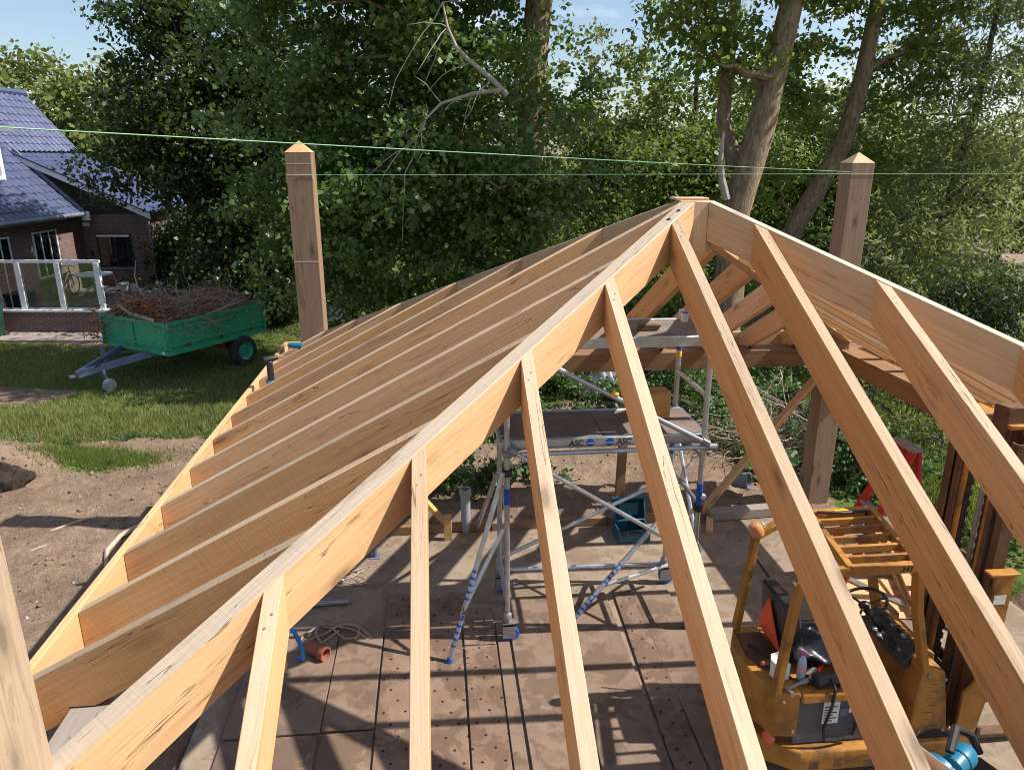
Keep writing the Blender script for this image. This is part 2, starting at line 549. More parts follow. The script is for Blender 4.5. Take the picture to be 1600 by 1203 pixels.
# ------------------------------------------------------------------ terrain
def fbm(x, y, s=1.0, seed=0.0):
    v = 0; a = 1; f = s
    for k in range(4):
        v = v + a * np.sin(x * f * 1.7 + 1.3 * k + seed) * np.cos(y * f * 1.9 - 0.7 * k + seed * 2) + 0.5 * a * np.sin((x + y) * f * 1.1 + 2.1 * k)
        a *= 0.5; f *= 2.03
    return v
def sstep(a, b, x):
    t = np.clip((x - a) / (b - a), 0, 1); return t * t * (3 - 2 * t)
def soil_mask(x, y):
    n = fbm(x, y, 0.55) * 0.42 + fbm(x, y, 2.3, 3.0) * 0.14
    left = sstep(0.35, -0.35, (y - 10.5 - 0.16 * (x + 4) + n * 0.7)) * sstep(1.2, 0.4, x)
    g = ((x + 3.5) / 0.6) ** 2 + ((y - 9.9 - .25 * np.sin(x * 2.1)) / 0.26) ** 2 + fbm(x, y, 1.6, 5.0) * .9          # a surviving tuft of turf
    left = left * sstep(0.7, 1.5, g + n * 0.6)
    g2 = ((x + 1.2) / 0.8) ** 2 + ((y - 9.6) / 1.5) ** 2
    left = left * sstep(0.5, 1.4, g2 + n * 0.6)
    bank = sstep(0.5, -0.4, np.abs(x - 4.2) - 3.3 + n * 0.5) * sstep(0.4, -0.4, y - 11.6 + n) * sstep(6.6, 7.0, y)
    right = sstep(7.3, 7.7, x) * sstep(0.5, -0.4, y - 5.6 + n * 0.8)
    path = sstep(0.5, -0.5, ((x + 7.8) / 1.7) ** 2 + ((y - 14.2) / 0.8) ** 2 - 1 + n)
    terr = sstep(0.4, -0.4, np.abs(y - 19.55 + 0.28 * (x + 9)) - 0.45 + n * 0.25) * sstep(-5.0, -6.2, x)
    near = sstep(1.0, 0.2, y)
    return np.clip(np.maximum.reduce([left, bank, right, path * 0.8, terr * 0.9, near]), 0, 1)
def terrain(x, y):
    x = np.asarray(x, float); y = np.asarray(y, float)
    z = -0.20 * sstep(10.5, 15.5, y) + fbm(x, y, 0.35) * 0.025
    s = soil_mask(x, y)
    z = z + s * (fbm(x, y, 3.1, 1.0) * 0.024 + np.abs(fbm(x, y, 6.3, 2.0)) * 0.022)
    z = z + 0.55 * sstep(9.15, 9.40, y + .18 * np.sin(x * 2.3)) * np.exp(-(((x + 5.4) / 1.35) ** 2 + (np.maximum(y - 9.5, 0) / 0.9) ** 2)) # spoil heap on the left
    z = z + 0.30 * np.exp(-(((x - 4.0) / 3.0) ** 2 + ((y - 9.6) / 1.4) ** 2)) # earth bank behind the slab
    inside = sstep(-0.5, -0.1, x) * sstep(8.6, 8.2, x) * sstep(7.12, 6.9, y)
    return z * (1 - inside) - 0.16 * inside

def ground_mat():
    m, nt, b = new_mat('turf_and_bare_soil')
    at = nt.nodes.new('ShaderNodeAttribute'); at.attribute_name = 'soil'
    v = obj_coord(nt, rand=False)
    n1 = noise(nt, v, 0.9, 8, 0.65, 0.3); n2 = noise(nt, v, 7, 6, 0.7); n3 = noise(nt, v, 40, 3, 0.6); n4 = noise(nt, v, 0.35, 4, 0.6)
    grass = ramp(nt, n2, [(0.3, (0.045, 0.080, 0.018)), (0.55, (0.085, 0.125, 0.030)), (0.75, (0.17, 0.17, 0.06))])
    grass = mixc(nt, math2(nt, 'MULTIPLY', ramp(nt, n4, [(0.45, (0, 0, 0)), (0.65, (1, 1, 1))]), 0.6), grass, (0.15, 0.145, 0.05))
    soil = ramp(nt, n1, [(0.25, (0.145, 0.095, 0.066)), (0.5, (0.26, 0.183, 0.13)), (0.75, (0.36, 0.27, 0.20))])
    soil = mixc(nt, math2(nt, 'MULTIPLY', ramp(nt, n2, [(0.4, (1, 1, 1)), (0.6, (0, 0, 0))]), 0.5), soil, (0.13, 0.088, 0.06))
    soil = mixc(nt, math2(nt, 'MULTIPLY', ramp(nt, n3, [(0.42, (1, 1, 1)), (0.55, (0, 0, 0))]), 0.45), soil, (0.11, 0.075, 0.05))
    vo = nt.nodes.new('ShaderNodeTexVoronoi'); vo.inputs['Scale'].default_value = 9; nt.links.new(v, vo.inputs['Vector'])
    soil = mixc(nt, math2(nt, 'MULTIPLY', ramp(nt, vo.outputs['Distance'], [(0.06, (1, 1, 1)), (0.13, (0, 0, 0))]), 0.55), soil, (0.42, 0.37, 0.31))
    fac = math2(nt, 'ADD', at.outputs['Fac'], math2(nt, 'MULTIPLY', math2(nt, 'SUBTRACT', n2, 0.5), 0.7))
    c = mixc(nt, ramp(nt, fac, [(0.40, (0, 0, 0)), (0.6, (1, 1, 1))]), grass, soil)
    nt.links.new(c, b.inputs['Base Color'])
    b.inputs['Roughness'].default_value = 0.95; b.inputs['Specular IOR Level'].default_value = 0.1
    h = math2(nt, 'ADD', math2(nt, 'MULTIPLY', n3, 0.6), math2(nt, 'ADD', n2, math2(nt, 'MULTIPLY', vo.outputs['Distance'], -0.3)))
    bump(nt, b, h, 0.9, 0.035)
    return m
M['ground'] = ground_mat()

def grid(x0, x1, y0, y1, st, zf):
    xs = np.arange(x0, x1 + st / 2, st); ys = np.arange(y0, y1 + st / 2, st)
    X, Y = np.meshgrid(xs, ys)
    V = np.stack([X, Y, zf(X, Y)], -1).reshape(-1, 3)
    nx, ny = len(xs), len(ys)
    i = (np.arange(ny - 1)[:, None] * nx + np.arange(nx - 1)[None]).reshape(-1, 1)
    return V, np.concatenate([i, i + 1, i + nx + 1, i + nx], 1)

V, F = grid(-24, 26, -6, 40, 0.12, terrain)
me = np_mesh('ground', V, F, M['ground'], True)
a = me.attributes.new('soil', 'FLOAT', 'POINT'); a.data.foreach_set('value', soil_mask(V[:, 0], V[:, 1]).astype(np.float32))
ground = struct(link_mesh('ground', me))

def far_ground_mat():
    m, nt, b = new_mat('far_grass')
    v = obj_coord(nt, rand=False)
    n = noise(nt, v, 0.25, 8, 0.65)
    nt.links.new(ramp(nt, n, [(0.3, (0.06, 0.085, 0.025)), (0.7, (0.13, 0.15, 0.05))]), b.inputs['Base Color'])
    b.inputs['Roughness'].default_value = 0.95
    return m
M['farground'] = far_ground_mat()
g = MB(); n = 24
g.add([(math.cos(2 * math.pi * k / n) * 900, math.sin(2 * math.pi * k / n) * 900, -0.55) for k in range(n)], [tuple(range(n))])
struct(g.build('far_pasture', M['farground']))

def plough_mat():
    m, nt, b = new_mat('ploughed_earth')
    v = obj_coord(nt, (1, 1, 1), rand=False)
    n = noise(nt, v, 1.6, 8, 0.7)
    nt.links.new(ramp(nt, n, [(0.3, (0.20, 0.145, 0.11)), (0.7, (0.33, 0.25, 0.19))]), b.inputs['Base Color'])
    b.inputs['Roughness'].default_value = 0.95
    bump(nt, b, n, 0.8, 0.1)
    return m
M['plough'] = plough_mat()
def furrow(x, y):
    e = np.minimum.reduce([(x - 19) / 1.5, (75 - x) / 1.5, (y - 33) / 1.5, (84 - y) / 1.5])
    return -0.16 + 0.09 * np.sin(y * 2.6 + x * 0.25) + 0.05 * fbm(x, y, 1.2) - 0.8 * np.clip(1 - e, 0, 1)
V, F = grid(19, 75, 33, 84, 0.5, furrow)
struct(link_mesh('ploughed_field', np_mesh('ploughed_field', V, F, M['plough'], True)))

# ------------------------------------------------------------------ concrete floor, laid plates
def concrete_mat(name, c0, c1, stain, holes=False, mud=0.5, rough=0.85):
    m, nt, b = new_mat(name)
    v = obj_coord(nt)
    n1 = noise(nt, v, 1.1, 8, 0.65, 0.3); n2 = noise(nt, v, 2.6, 9, 0.68, 0.6); n3 = noise(nt, v, 38, 4, 0.6); n4 = noise(nt, v, 6, 5, 0.6)
    c = ramp(nt, n1, [(0.3, c0), (0.7, c1)])
    c = mixc(nt, math2(nt, 'MULTIPLY', ramp(nt, n2, [(0.50, (0, 0, 0)), (0.545, (1, 1, 1))]), mud), c, stain)
    c = mixc(nt, math2(nt, 'MULTIPLY', ramp(nt, n4, [(0.45, (0, 0, 0)), (0.7, (1, 1, 1))]), 0.35), c, [x * 0.6 for x in c0])
    c = mixc(nt, math2(nt, 'MULTIPLY', n3, 0.35), c, [x * 0.7 for x in c0])
    h = n3
    if holes:
        tc = nt.nodes.new('ShaderNodeTexCoord'); sx = nt.nodes.new('ShaderNodeSeparateXYZ'); nt.links.new(tc.outputs['Object'], sx.inputs[0])
        fx = math2(nt, 'SUBTRACT', math2(nt, 'FRACT', math2(nt, 'MULTIPLY', math2(nt, 'ADD', sx.outputs[0], 10.0), 1 / 0.19)), 0.5)
        row = math2(nt, 'FLOOR', math2(nt, 'MULTIPLY', math2(nt, 'ADD', sx.outputs[1], 10.0), 1 / 0.145))
        fx = math2(nt, 'SUBTRACT', math2(nt, 'FRACT', math2(nt, 'ADD', math2(nt, 'MULTIPLY', math2(nt, 'ADD', sx.outputs[0], 10.0), 1 / 0.19), math2(nt, 'MULTIPLY', row, 0.37))), 0.5)
        fy = math2(nt, 'SUBTRACT', math2(nt, 'FRACT', math2(nt, 'MULTIPLY', math2(nt, 'ADD', sx.outputs[1], 10.0), 1 / 0.145)), 0.5)
        d = math2(nt, 'SQRT', math2(nt, 'ADD', math2(nt, 'POWER', math2(nt, 'MULTIPLY', fx, 0.19), 2), math2(nt, 'POWER', math2(nt, 'MULTIPLY', fy, 0.145), 2)))
        hole = math2(nt, 'LESS_THAN', d, 0.013)
        c = mixc(nt, hole, c, (0.012, 0.010, 0.009))
        h = math2(nt, 'SUBTRACT', n3, math2(nt, 'MULTIPLY', hole, 4))
    nt.links.new(c, b.inputs['Base Color'])
    nt.links.new(math2(nt, 'ADD', math2(nt, 'MULTIPLY', n2, -0.3), rough + 0.1), b.inputs['Roughness'])
    b.inputs['Specular IOR Level'].default_value = 0.3
    bump(nt, b, math2(nt, 'ADD', h, n4), 0.5, 0.006)
    return m
M['concrete'] = concrete_mat('old_concrete', (0.225, 0.165, 0.118), (0.335, 0.26, 0.19), (0.14, 0.088, 0.052), mud=0.5)
M['plate'] = concrete_mat('stained_plate', (0.18, 0.12, 0.085), (0.27, 0.19, 0.135), (0.085, 0.052, 0.032), mud=0.55)
M['holed'] = concrete_mat('perforated_plate', (0.185, 0.115, 0.078), (0.285, 0.195, 0.14), (0.088, 0.053, 0.033), holes=True, mud=0.6)

s = MB()
s.lohi((-0.25, -4.0, -0.5), (8.15, 7.0, 0.0))
floor = struct(s.build('concrete_floor', M['concrete']))
plates = [(0.02, 0.40, 0.9, 3.58, 0), (0.42, 0.82, 0.9, 3.58, 0), (0.02, 0.83, 3.60, 4.92, 0), (0.84, 1.28, 3.6, 4.95, 0), (0.84, 1.28, 0.9, 3.58, 0),
          (1.30, 1.705, 0.9, 5.62, 1), (1.72, 2.085, 0.9, 5.50, 1), (2.10, 2.42, 0.9, 4.62, 1), (2.435, 2.555, 0.9, 5.0, 0), (2.10, 2.42, 4.64, 5.26, 1),
          (2.58, 3.12, 0.9, 5.42, 0), (3.135, 3.70, 0.9, 5.42, 0), (3.72, 3.98, 0.9, 5.45, 1), (4.0, 4.42, 0.9, 5.40, 0)]
for k, (x0, x1, y0, y1, kind) in enumerate(plates):
    p = MB().lohi((-(x1 - x0) / 2, -(y1 - y0) / 2, -0.011 - 0.002 * (k % 3)), ((x1 - x0) / 2, (y1 - y0) / 2, 0.011))
    o = p.build('floor_plate', M['holed'] if kind else M['plate'], floor, 0.005, loc=((x0 + x1) / 2, (y0 + y1) / 2, 0.014 + 0.003 * (k % 4)))
    o.rotation_euler = (random.uniform(-.0012, .0012), random.uniform(-.003, .003), random.uniform(-.004, .004) - (0.035 if x0 in (3.72, 4.0) and kind + y0 != 1 and x0 == 3.72 else 0))
# sleeper edging behind the slab
for x0, x1, dz in ((0.9, 2.55, 0), (2.56, 4.1, -.01), (4.11, 5.25, .0)):
    beam('edge_board', (x0, 7.05, 0.045 + dz), (x1, 7.05 + random.uniform(-.02, .02), 0.05 + dz), 0.07, 0.13, M['oak_plate'], floor)
for nm, a_, b_, w_, h_, lab in (('timber_sleeper', (5.5, 7.02, .075), (6.75, 7.10, .075), .16, .13, 'grey timber sleeper lying along the slab edge by the corner post'),
                           ('timber_offcut', (5.36, 6.62, .035), (5.50, 6.98, .035), .09, .06, 'short sawn timber offcut on the slab beside the scaffold')):
    tag(beam(nm, a_, b_, w_, h_, M['grey_wood'] if nm == 'timber_sleeper' else M['pine']), lab, 'timber')

# ------------------------------------------------------------------ the hip roof frame on its four posts
L = 7.80
C0 = L / 2
RL = (C0, C0, 0.0)
roof = thing('roof_frame', RL, 'open timber hip roof frame of bare orange rafters on four tall oak posts', 'timber frame')
def rel(p): return Vector(p) - Vector(RL)
PZ = 2.40; SL = 0.524; DV = 0.285
def rtop(d): return PZ + SL * d

# posts, each with a pyramid top
IN = 0.42; PW = 0.29
for (px, py, zt) in ((IN, IN, 4.80), (IN, L - IN, 4.74), (L - 0.63, L - 0.40, 4.62), (L - IN, IN, 4.74)):
    hw = PW / 2
    p = MB()
    # local x runs up the post so that the grain does
    prof = [(-hw, -hw), (hw, -hw), (hw, hw), (-hw, hw)]
    vs = [(0, a, b) for a, b in prof] + [(zt + 0.02, a, b) for a, b in prof] + [(zt + 0.15, 0, 0)]
    p.add(vs, [(3, 2, 1, 0), (0, 1, 5, 4), (1, 2, 6, 5), (2, 3, 7, 6), (3, 0, 4, 7)] )
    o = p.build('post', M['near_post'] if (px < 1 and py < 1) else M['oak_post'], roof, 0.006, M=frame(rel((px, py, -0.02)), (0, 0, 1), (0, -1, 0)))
    t = MB(); e = hw + 0.001
    vs = [(0, -e, -e), (0, e, -e), (0, e, e), (0, -e, e), (0.128, 0, 0)]
    t.add(vs, [(3, 2, 1, 0), (0, 1, 4), (1, 2, 4), (2, 3, 4), (3, 0, 4)])
    c = t.build('post_cap', M['oak_pale'], roof, 0, M=frame(rel((px, py, zt + 0.004)), (0, 0, 1), (0, -1, 0)))

# wall plates
pz = 2.272; pd = 0.235
for (a_, b_) in (((0.335, 0.25), (0.335, 7.66)), ((7.335, 0.25), (7.335, 7.60)), ((0.22, 0.335), (7.60, 0.335)), ((0.20, 7.48), (7.62, 7.48))):
    dz = 0.003 if abs(a_[0] - b_[0]) < 0.01 else 0
    beam('wall_plate', (a_[0], a_[1], pz - pd / 2 - dz), (b_[0], b_[1], pz - pd / 2 - dz), 0.28 + dz, pd, M['grey_wood'] if a_[0] < .4 and b_[0] < .4 else M['oak_plate'], roof, RL)

# king post
kp = MB(); ap = 0.128
ring = [(ap / math.cos(math.pi / 8) * math.cos(math.pi / 8 + k * math.pi / 4), ap / math.cos(math.pi / 8) * math.sin(math.pi / 8 + k * math.pi / 4)) for k in range(8)]
kp.add([(0, a, b) for a, b in ring] + [(0.372, a, b) for a, b in ring], [tuple(reversed(range(8))), tuple(range(8, 16))] + [(k, (k + 1) % 8, 8 + (k + 1) % 8, 8 + k) for k in range(8)])
kp.build('king_post', M['oak_pale'], roof, 0.003, M=frame(rel((C0, C0, 4.01)), (0, 0, 1), (0, -1, 0)))
MB().lohi((-0.13, -0.04, 0), (0.13, 0.12, 0.018)).build('apex_cap', M['oak'], roof, 0.004, loc=rel((C0 - .02, C0 + 0.06, 4.383)))

# hips: profile in the hip's own vertical plane, local x along the slope
def hip(cx, cy):
    d = Vector((C0 - cx, C0 - cy, 0)).normalized()
    r2 = math.sqrt(2)
    s0 = 0.47 * r2; s1 = C0 * r2 - ap - 0.002
    slope = 0.524 / r2
    z = lambda s: 2.385 + slope * s
    dv = 0.285
    ang = math.atan(slope)
    o = Vector((cx, cy, 0)) + d * s0 + Vector((0, 0, z(s0)))
    ex = d * math.cos(ang) + Vector((0, 0, math.sin(ang)))
    ez = -d * math.sin(ang) + Vector((0, 0, math.cos(ang)))
    pts = []
    for s, zz in ((s0, z(s0) - dv), (s1, z(s1) - dv), (s1, z(s1)), (s0, z(s0))):
        w = Vector((cx, cy, 0)) + d * s + Vector((0, 0, zz)) - o
        pts.append((w.dot(ex), w.dot(ez)))
    Mx = frame(o - Vector(RL), ex, ez)
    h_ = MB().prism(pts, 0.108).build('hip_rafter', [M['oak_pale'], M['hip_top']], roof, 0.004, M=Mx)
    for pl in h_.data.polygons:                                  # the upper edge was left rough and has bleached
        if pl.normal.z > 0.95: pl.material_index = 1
for cx, cy in ((0, 0), (L, 0), (0, L), (L, L)):
    hip(cx, cy)

# jack rafters
def jack(side, t):
    """side: L, R, N, F; t: place along the eaves"""
    run = min(t, L - t) - 0.054 * math.sqrt(2) - 0.001
    run = min(run, C0 - ap)
    zt = lambda d: rtop(d)
    zs = 2.276
    d1 = (zs - (PZ - DV)) / SL
    prof = [(0.002, zt(0.002)), (run, zt(run)), (run, zt(run) - DV), (max(d1, 0.30), max(zt(0.30) - DV, zs)), (0.192, zs), (0.192, zt(0.192) - DV), (0.002, zt(0.002) - DV)]
    if side == 'L': base = Vector((0, t, 0)); d = Vector((1, 0, 0))
    if side == 'R': base = Vector((L, t, 0)); d = Vector((-1, 0, 0))
    if side == 'N': base = Vector((t, 0, 0)); d = Vector((0, 1, 0))
    if side == 'F': base = Vector((t, L, 0)); d = Vector((0, -1, 0))
    ang = math.atan(SL)
    ex = d * math.cos(ang) + Vector((0, 0, math.sin(ang)))
    ez = -d * math.sin(ang) + Vector((0, 0, math.cos(ang)))
    o = base + d * 0.002 + Vector((0, 0, zt(0.002)))
    lat = Vector((0, 1, 0)) if side in 'LR' else Vector((1, 0, 0))
    Mx = frame(o - Vector(RL), ex, ez)
    ey = Vector((Mx[0][1], Mx[1][1], Mx[2][1]))
    def prof_at(u):
        """the profile at lateral offset u: the top end is cut to the hip's own angle"""
        tt = t + u
        e = min(min(tt, L - tt) - 0.054 * math.sqrt(2) - 0.001, C0 - ap)
        p = [(0.002, zt(0.002)), (e, zt(e)), (e, zt(e) - DV), (max(d1, 0.30), max(zt(0.30) - DV, zs)), (0.192, zs), (0.192, zt(0.192) - DV), (0.002, zt(0.002) - DV)]
        out = []
        for s_, zz in reversed(p):
            w = base + d * s_ + Vector((0, 0, zz)) - o
            out.append((w.dot(ex), u * lat.dot(ey), w.dot(ez)))
        return out
    A_, B_ = prof_at(-0.036), prof_at(0.036)
    n = len(A_); m = MB()
    m.add(A_ + B_, [tuple(reversed(range(n))), tuple(range(n, 2 * n))] + [(i, (i + 1) % n, n + (i + 1) % n, n + i) for i in range(n)])
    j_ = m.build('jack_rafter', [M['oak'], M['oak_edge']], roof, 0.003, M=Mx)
    for pl in j_.data.polygons:                                  # upper edge coloured paler, to look sunlit against the sides
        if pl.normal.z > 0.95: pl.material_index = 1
YS = [1.39, 1.96, 2.56, 3.20, 3.83, 4.45, 5.05, 5.63, 6.20, 6.75, 7.17]
XS = [1.22 + 0.604 * k for k in range(10)]
for y in YS: jack('L', y)
for y in [0.80] + YS[:-1]: jack('R', y)
for x in XS: jack('N', x)
for x in XS: jack('F', x)

# fascia boards
for a_, b_, up in (((-0.022, 0.0), (-0.022, L), 0), ((L + 0.022, 0.0), (L + 0.022, L), 0), ((-0.045, -0.024), (L + 0.045, -0.024), 0), ((-0.045, L + 0.024), (L + 0.045, L + 0.024), 0)):
    beam('fascia_board', (a_[0], a_[1], 2.265), (b_[0], b_[1], 2.265), 0.044, 0.30, M['oak_pale'], roof, RL)
# temporary braces from posts to the ground
beam('brace', (7.05, 7.32, 2.02), (5.45, 7.16, 0.05), 0.05, 0.14, M['pine'], roof, RL, up=(0, 1, 0))
beam('brace', (0.62, 7.30, 1.75), (1.98, 7.10, 0.06), 0.05, 0.14, M['pine'], roof, RL, up=(0, 1, 0))
beam('prop', (4.36, 7.44, 0.10), (4.40, 7.44, 2.03), 0.12, 0.075, M['oak_plate'], roof, RL, up=(0, 1, 0))

# strings stretched across at one level
def string(p0, p1, sag, r, lab):
    pts = []
    for k in range(17):
        t = k / 16
        p = Vector(p0).lerp(Vector(p1), t); p.z -= sag * 4 * t * (1 - t); pts.append(p)
    tag(MB().tube(pts, r, 5).build('guide_string', M['string']), lab, 'string')
string((0.42, 7.23, 4.50), (13.5, 7.27, 4.50), 0.004, 0.0026, 'thin level green string running past both far posts to the right')
string((-0.9, -0.1, 4.86), (7.0, 7.24, 4.52), 0.01, 0.0022, 'pale green string running slanted from the left past the far left post')

# ------------------------------------------------------------------ house far left (its own axes follow its walls)
TH = math.radians(-5.842)
CT, ST = math.cos(5.842 * math.pi / 180), math.sin(5.842 * math.pi / 180)
def V2W(xc, yc, z=0.0):
    """from the yard's second set of axes (those of the house) to the scene's"""
    return Vector((1.9386 + xc * CT + yc * ST, -1.6323 - xc * ST + yc * CT, z))

def brick_mat():
    m, nt, b = new_mat('brown_brick')
    tc = nt.nodes.new('ShaderNodeTexCoord'); sx = nt.nodes.new('ShaderNodeSeparateXYZ'); nt.links.new(tc.outputs['Object'], sx.inputs[0])
    cx = nt.nodes.new('ShaderNodeCombineXYZ')
    nt.links.new(math2(nt, 'ADD', sx.outputs[0], sx.outputs[1]), cx.inputs[0]); nt.links.new(sx.outputs[2], cx.inputs[1])
    br = nt.nodes.new('ShaderNodeTexBrick')
    br.inputs['Scale'].default_value = 1.0; br.inputs['Brick Width'].default_value = 0.22; br.inputs['Row Height'].default_value = 0.065
    br.inputs['Mortar Size'].default_value = 0.008
    br.inputs['Color1'].default_value = (0.20, 0.10, 0.078, 1); br.inputs['Color2'].default_value = (0.115, 0.062, 0.055, 1); br.inputs['Mortar'].default_value = (0.27, 0.245, 0.23, 1)
    nt.links.new(cx.outputs[0], br.inputs['Vector'])
    n = noise(nt, tc.outputs['Object'], 3.0, 6)
    c = mixc(nt, math2(nt, 'MULTIPLY', n, 0.5), br.outputs['Color'], (0.06, 0.04, 0.038))
    nt.links.new(c, b.inputs['Base Color']); b.inputs['Roughness'].default_value = 0.9
    bump(nt, b, br.outputs['Fac'], -0.6, 0.01)
    return m
M['brick'] = brick_mat()
M['tile'] = plain('glazed_blue_black_tile', (0.060, 0.074, 0.145), 0.34, 0, 0.3, 3, (0.10, 0.10, 0.13), 0.4, 0.6, 0.05)
M['darkwood'] = plain('dark_stained_boards', (0.025, 0.022, 0.02), 0.7)
M['gutter'] = plain('grey_gutter', (0.16, 0.18, 0.21), 0.5)

HB = V2W(-15.5, 24, 0)
house = thing('house', HB, 'brown brick house with glazed dark blue tiled roofs at the far left', 'house', rz=TH)
def hl(x, y, z): return Vector((x + 15.5, y - 24, z))       # house axes -> house local
b = MB().lohi(hl(-15.75, 17.5, -0.4), hl(-15.5, 27.0, 2.85)); b.build('side_wall', M['brick'], house)
b = MB().lohi(hl(-15.5, 26.98, -0.4), hl(-13.1, 27.2, 2.75)); b.lohi(hl(-13.35, 27.2, -0.4), hl(-13.1, 31, 2.75)); b.build('end_wall', M['brick'], house)
b = MB().prism([(-17.2, 2.72), (-13.25, 2.72), (-14.05, 3.30), (-17.2, 4.70)], 0.1, hl(0, 27.03, 0)); b.build('gable_cladding', M['darkwood'], house)

# pantile: one curved tile, shared by all of the near slope
def pantile(w, l):
    pts = []; n = 6
    for j in (0, 1):
        for i in range(n + 1):
            t = i / n
            zz = 0.035 * math.sin(t * 2 * math.pi) + 0.03 * (1 - j)
            pts.append((t * w * 1.06, j * l, zz))
    fs = [(i, i + 1, n + 2 + i, n + 1 + i) for i in range(n)]
    low = [(p[0], p[1], p[2] - 0.022) for p in pts[:n + 1]]
    o = len(pts)
    fs += [(o + i, o + i + 1, i + 1, i) for i in range(n)]
    m = MB(); m.add(pts + low, fs, False)
    return m
tw, tl = 0.30, 0.34
tile_me = pantile(tw, tl).mesh('roof_tile', M['tile'])
def slope_frame(p_eave, along, upslope):
    ex = Vector(along).normalized(); ey = Vector(upslope).normalized(); ez = ex.cross(ey)
    Mx = Matrix((ex, ey, ez)).transposed().to_4x4(); Mx.translation = Vector(p_eave)
    return Mx
# near lower roof: eaves along y at x=-15.1, climbing to -x
MA = slope_frame(hl(-15.1, 18.0, 2.83), (0, 1, 0), (-2.1, 0, 2.04))
b = MB().quad((0, 0, -.03), (8.5, 0, -.03), (8.5, 4.4, -.03), (0, 4.4, -.03)); b.build('roof_deck', M['darkwood'], house, M=MA)
for r in range(11):
    for c in range(8, 28):
        o = bpy.data.objects.new('roof_tile', tile_me); COL.objects.link(o); o.parent = house
        o.matrix_basis = MA @ Matrix.Translation((c * tw, r * tl - 0.04, 0.012 + random.uniform(0, .006))) @ Matrix.Rotation(random.uniform(-.012, .012), 4, 'Z')
def tile_sheet(name, Mx, nu, nv):
    m = MB(); n = 6
    for r in range(nv):
        vs = []; fs = []
        k = nu * n + 1
        for j in (0, 1, 2):
            for i in range(k):
                zz = 0.035 * math.sin(i / n * 2 * math.pi) + (0.03, 0.0, 0.03)[j] - (0.03 if j == 2 else 0)
                y = (r * tl, (r + 1) * tl, r * tl)[j]
                vs.append((i * tw / n, y, zz))
        fs = [(i, i + 1, k + i + 1, k + i) for i in range(k - 1)] + [(2 * k + i, 2 * k + i + 1, i + 1, i) for i in range(k - 1)]
        m.add(vs, fs)
    o = m.build(name, M['tile'], house, M=Mx); o['kind'] = 'stuff'
    return o
# far wing: shallow lower slope falling to +x, steep upper slope to the ridge
MBl = slope_frame(hl(-12.72, 26.42, 2.83), (0, 1, 0), (-4.48, 0, 2.04))
tile_sheet('lower_tiles', MBl, 14, 14)
MB().quad((0, 0, -.04), (4.23, 0, -.04), (4.23, 4.9, -.04), (0, 4.9, -.04)).build('roof_deck', M['darkwood'], house, M=MBl)
MBu = slope_frame(hl(-17.2, 20.45, 4.87), (0, 1, 0), (-1.8, 0, 2.15))
tile_sheet('upper_tiles', MBu, 34, 8)
MB().quad((0, 0, -.04), (10.2, 0, -.04), (10.2, 2.8, -.04), (0, 2.8, -.04)).build('roof_deck', M['darkwood'], house, M=MBu)
MB().tube([hl(-19.0, 30.7, 7.04), hl(-19.0, 20, 7.04)], 0.12, 8).build('ridge_tiles', M['tile'], house)
MB().quad(hl(-17.2, 30.6, 4.8), hl(-19, 30.6, 7), hl(-20.8, 30.6, 4.8), hl(-19, 30.6, 2)).build('far_gable', M['darkwood'], house)
MB().lohi(hl(-20.8, 27.4, -.4), hl(-13.2, 30.6, 2.72)).build('wing_walls', M['brick'], house)
# bargeboard, gutter
b = MB().prism([(-17.25, 4.86), (-17.25, 4.66), (-14.05, 3.22), (-12.7, 2.60), (-12.7, 2.80), (-14.05, 3.42)], 0.05, hl(0, 26.36, 0)); b.build('bargeboard', M['white'], house)
b = MB().prism([(-17.25, 4.92), (-17.25, 4.86), (-12.7, 2.80), (-12.7, 2.86)], 0.12, hl(0, 26.36, 0)); b.build('verge_tiles', M['tile'], house)
MB().tube([hl(-15.02, 18, 2.78), hl(-15.02, 26.6, 2.78)], 0.07, 8).build('gutter', M['gutter'], house)
MB().lohi(hl(-15.4, 18, 2.66), hl(-15.1, 26.5, 2.70)).build('soffit', M['gutter'], house)
MB().prism([(0, 0), (2.1, 2.04), (2.0, 2.14), (-.08, .06)], 0.10, hl(-15.08, 26.46, 2.83), (-1, 0, 0), (0, 0, 1)).build('verge_board', M['gutter'], house)
MB().lohi(hl(-15.12, 26.40, 2.55), hl(-14.85, 26.48, 2.86)).build('eave_end', M['white'], house)
MB().tube([hl(-13.06, 26.93, 2.6), hl(-13.06, 26.93, -.3)], 0.045, 8).build('downpipe', M['gutter'], house)
for dx, hh in ((0, .52), (.36, .50)):
    MB().lathe([(.09, 0), (.09, .3), (.13, .32), (.13, hh - .06), (.08, hh)], hl(-14.75 + dx, 28.4 + dx, 3.74 - dx * .45), n=10).build('vent_pipe', M['black'], house)
# dormer
MB().lohi(hl(-18.4, 19, 3.6), hl(-16.25, 24.5, 5.45)).build('dormer_box', M['white'], house)
MB().lohi(hl(-18.6, 19, 5.45), hl(-15.85, 24.75, 5.62)).build('dormer_fascia', M['gutter'], house)
MB().lohi(hl(-18.6, 19, 5.62), hl(-15.95, 24.65, 5.68)).build('dormer_roof', M['tile'], house)
f = MB(); 
for z in (4.05, 5.22): f.lohi(hl(-16.27, 20.0, z - .05), hl(-16.17, 24.3, z + .05))
for y in (20.0, 21.4, 22.9, 24.28): f.lohi(hl(-16.268, y - .05, 4.1), hl(-16.172, y + .05, 5.17))
f = f.build('dormer_window', M['white'], house)
MB().lohi(hl(-16.24, 20.02, 4.08), hl(-16.22, 24.27, 5.2)).build('pane', plain('net_curtain_pane', (0.30, 0.33, 0.36), .25, spec=.6), f)

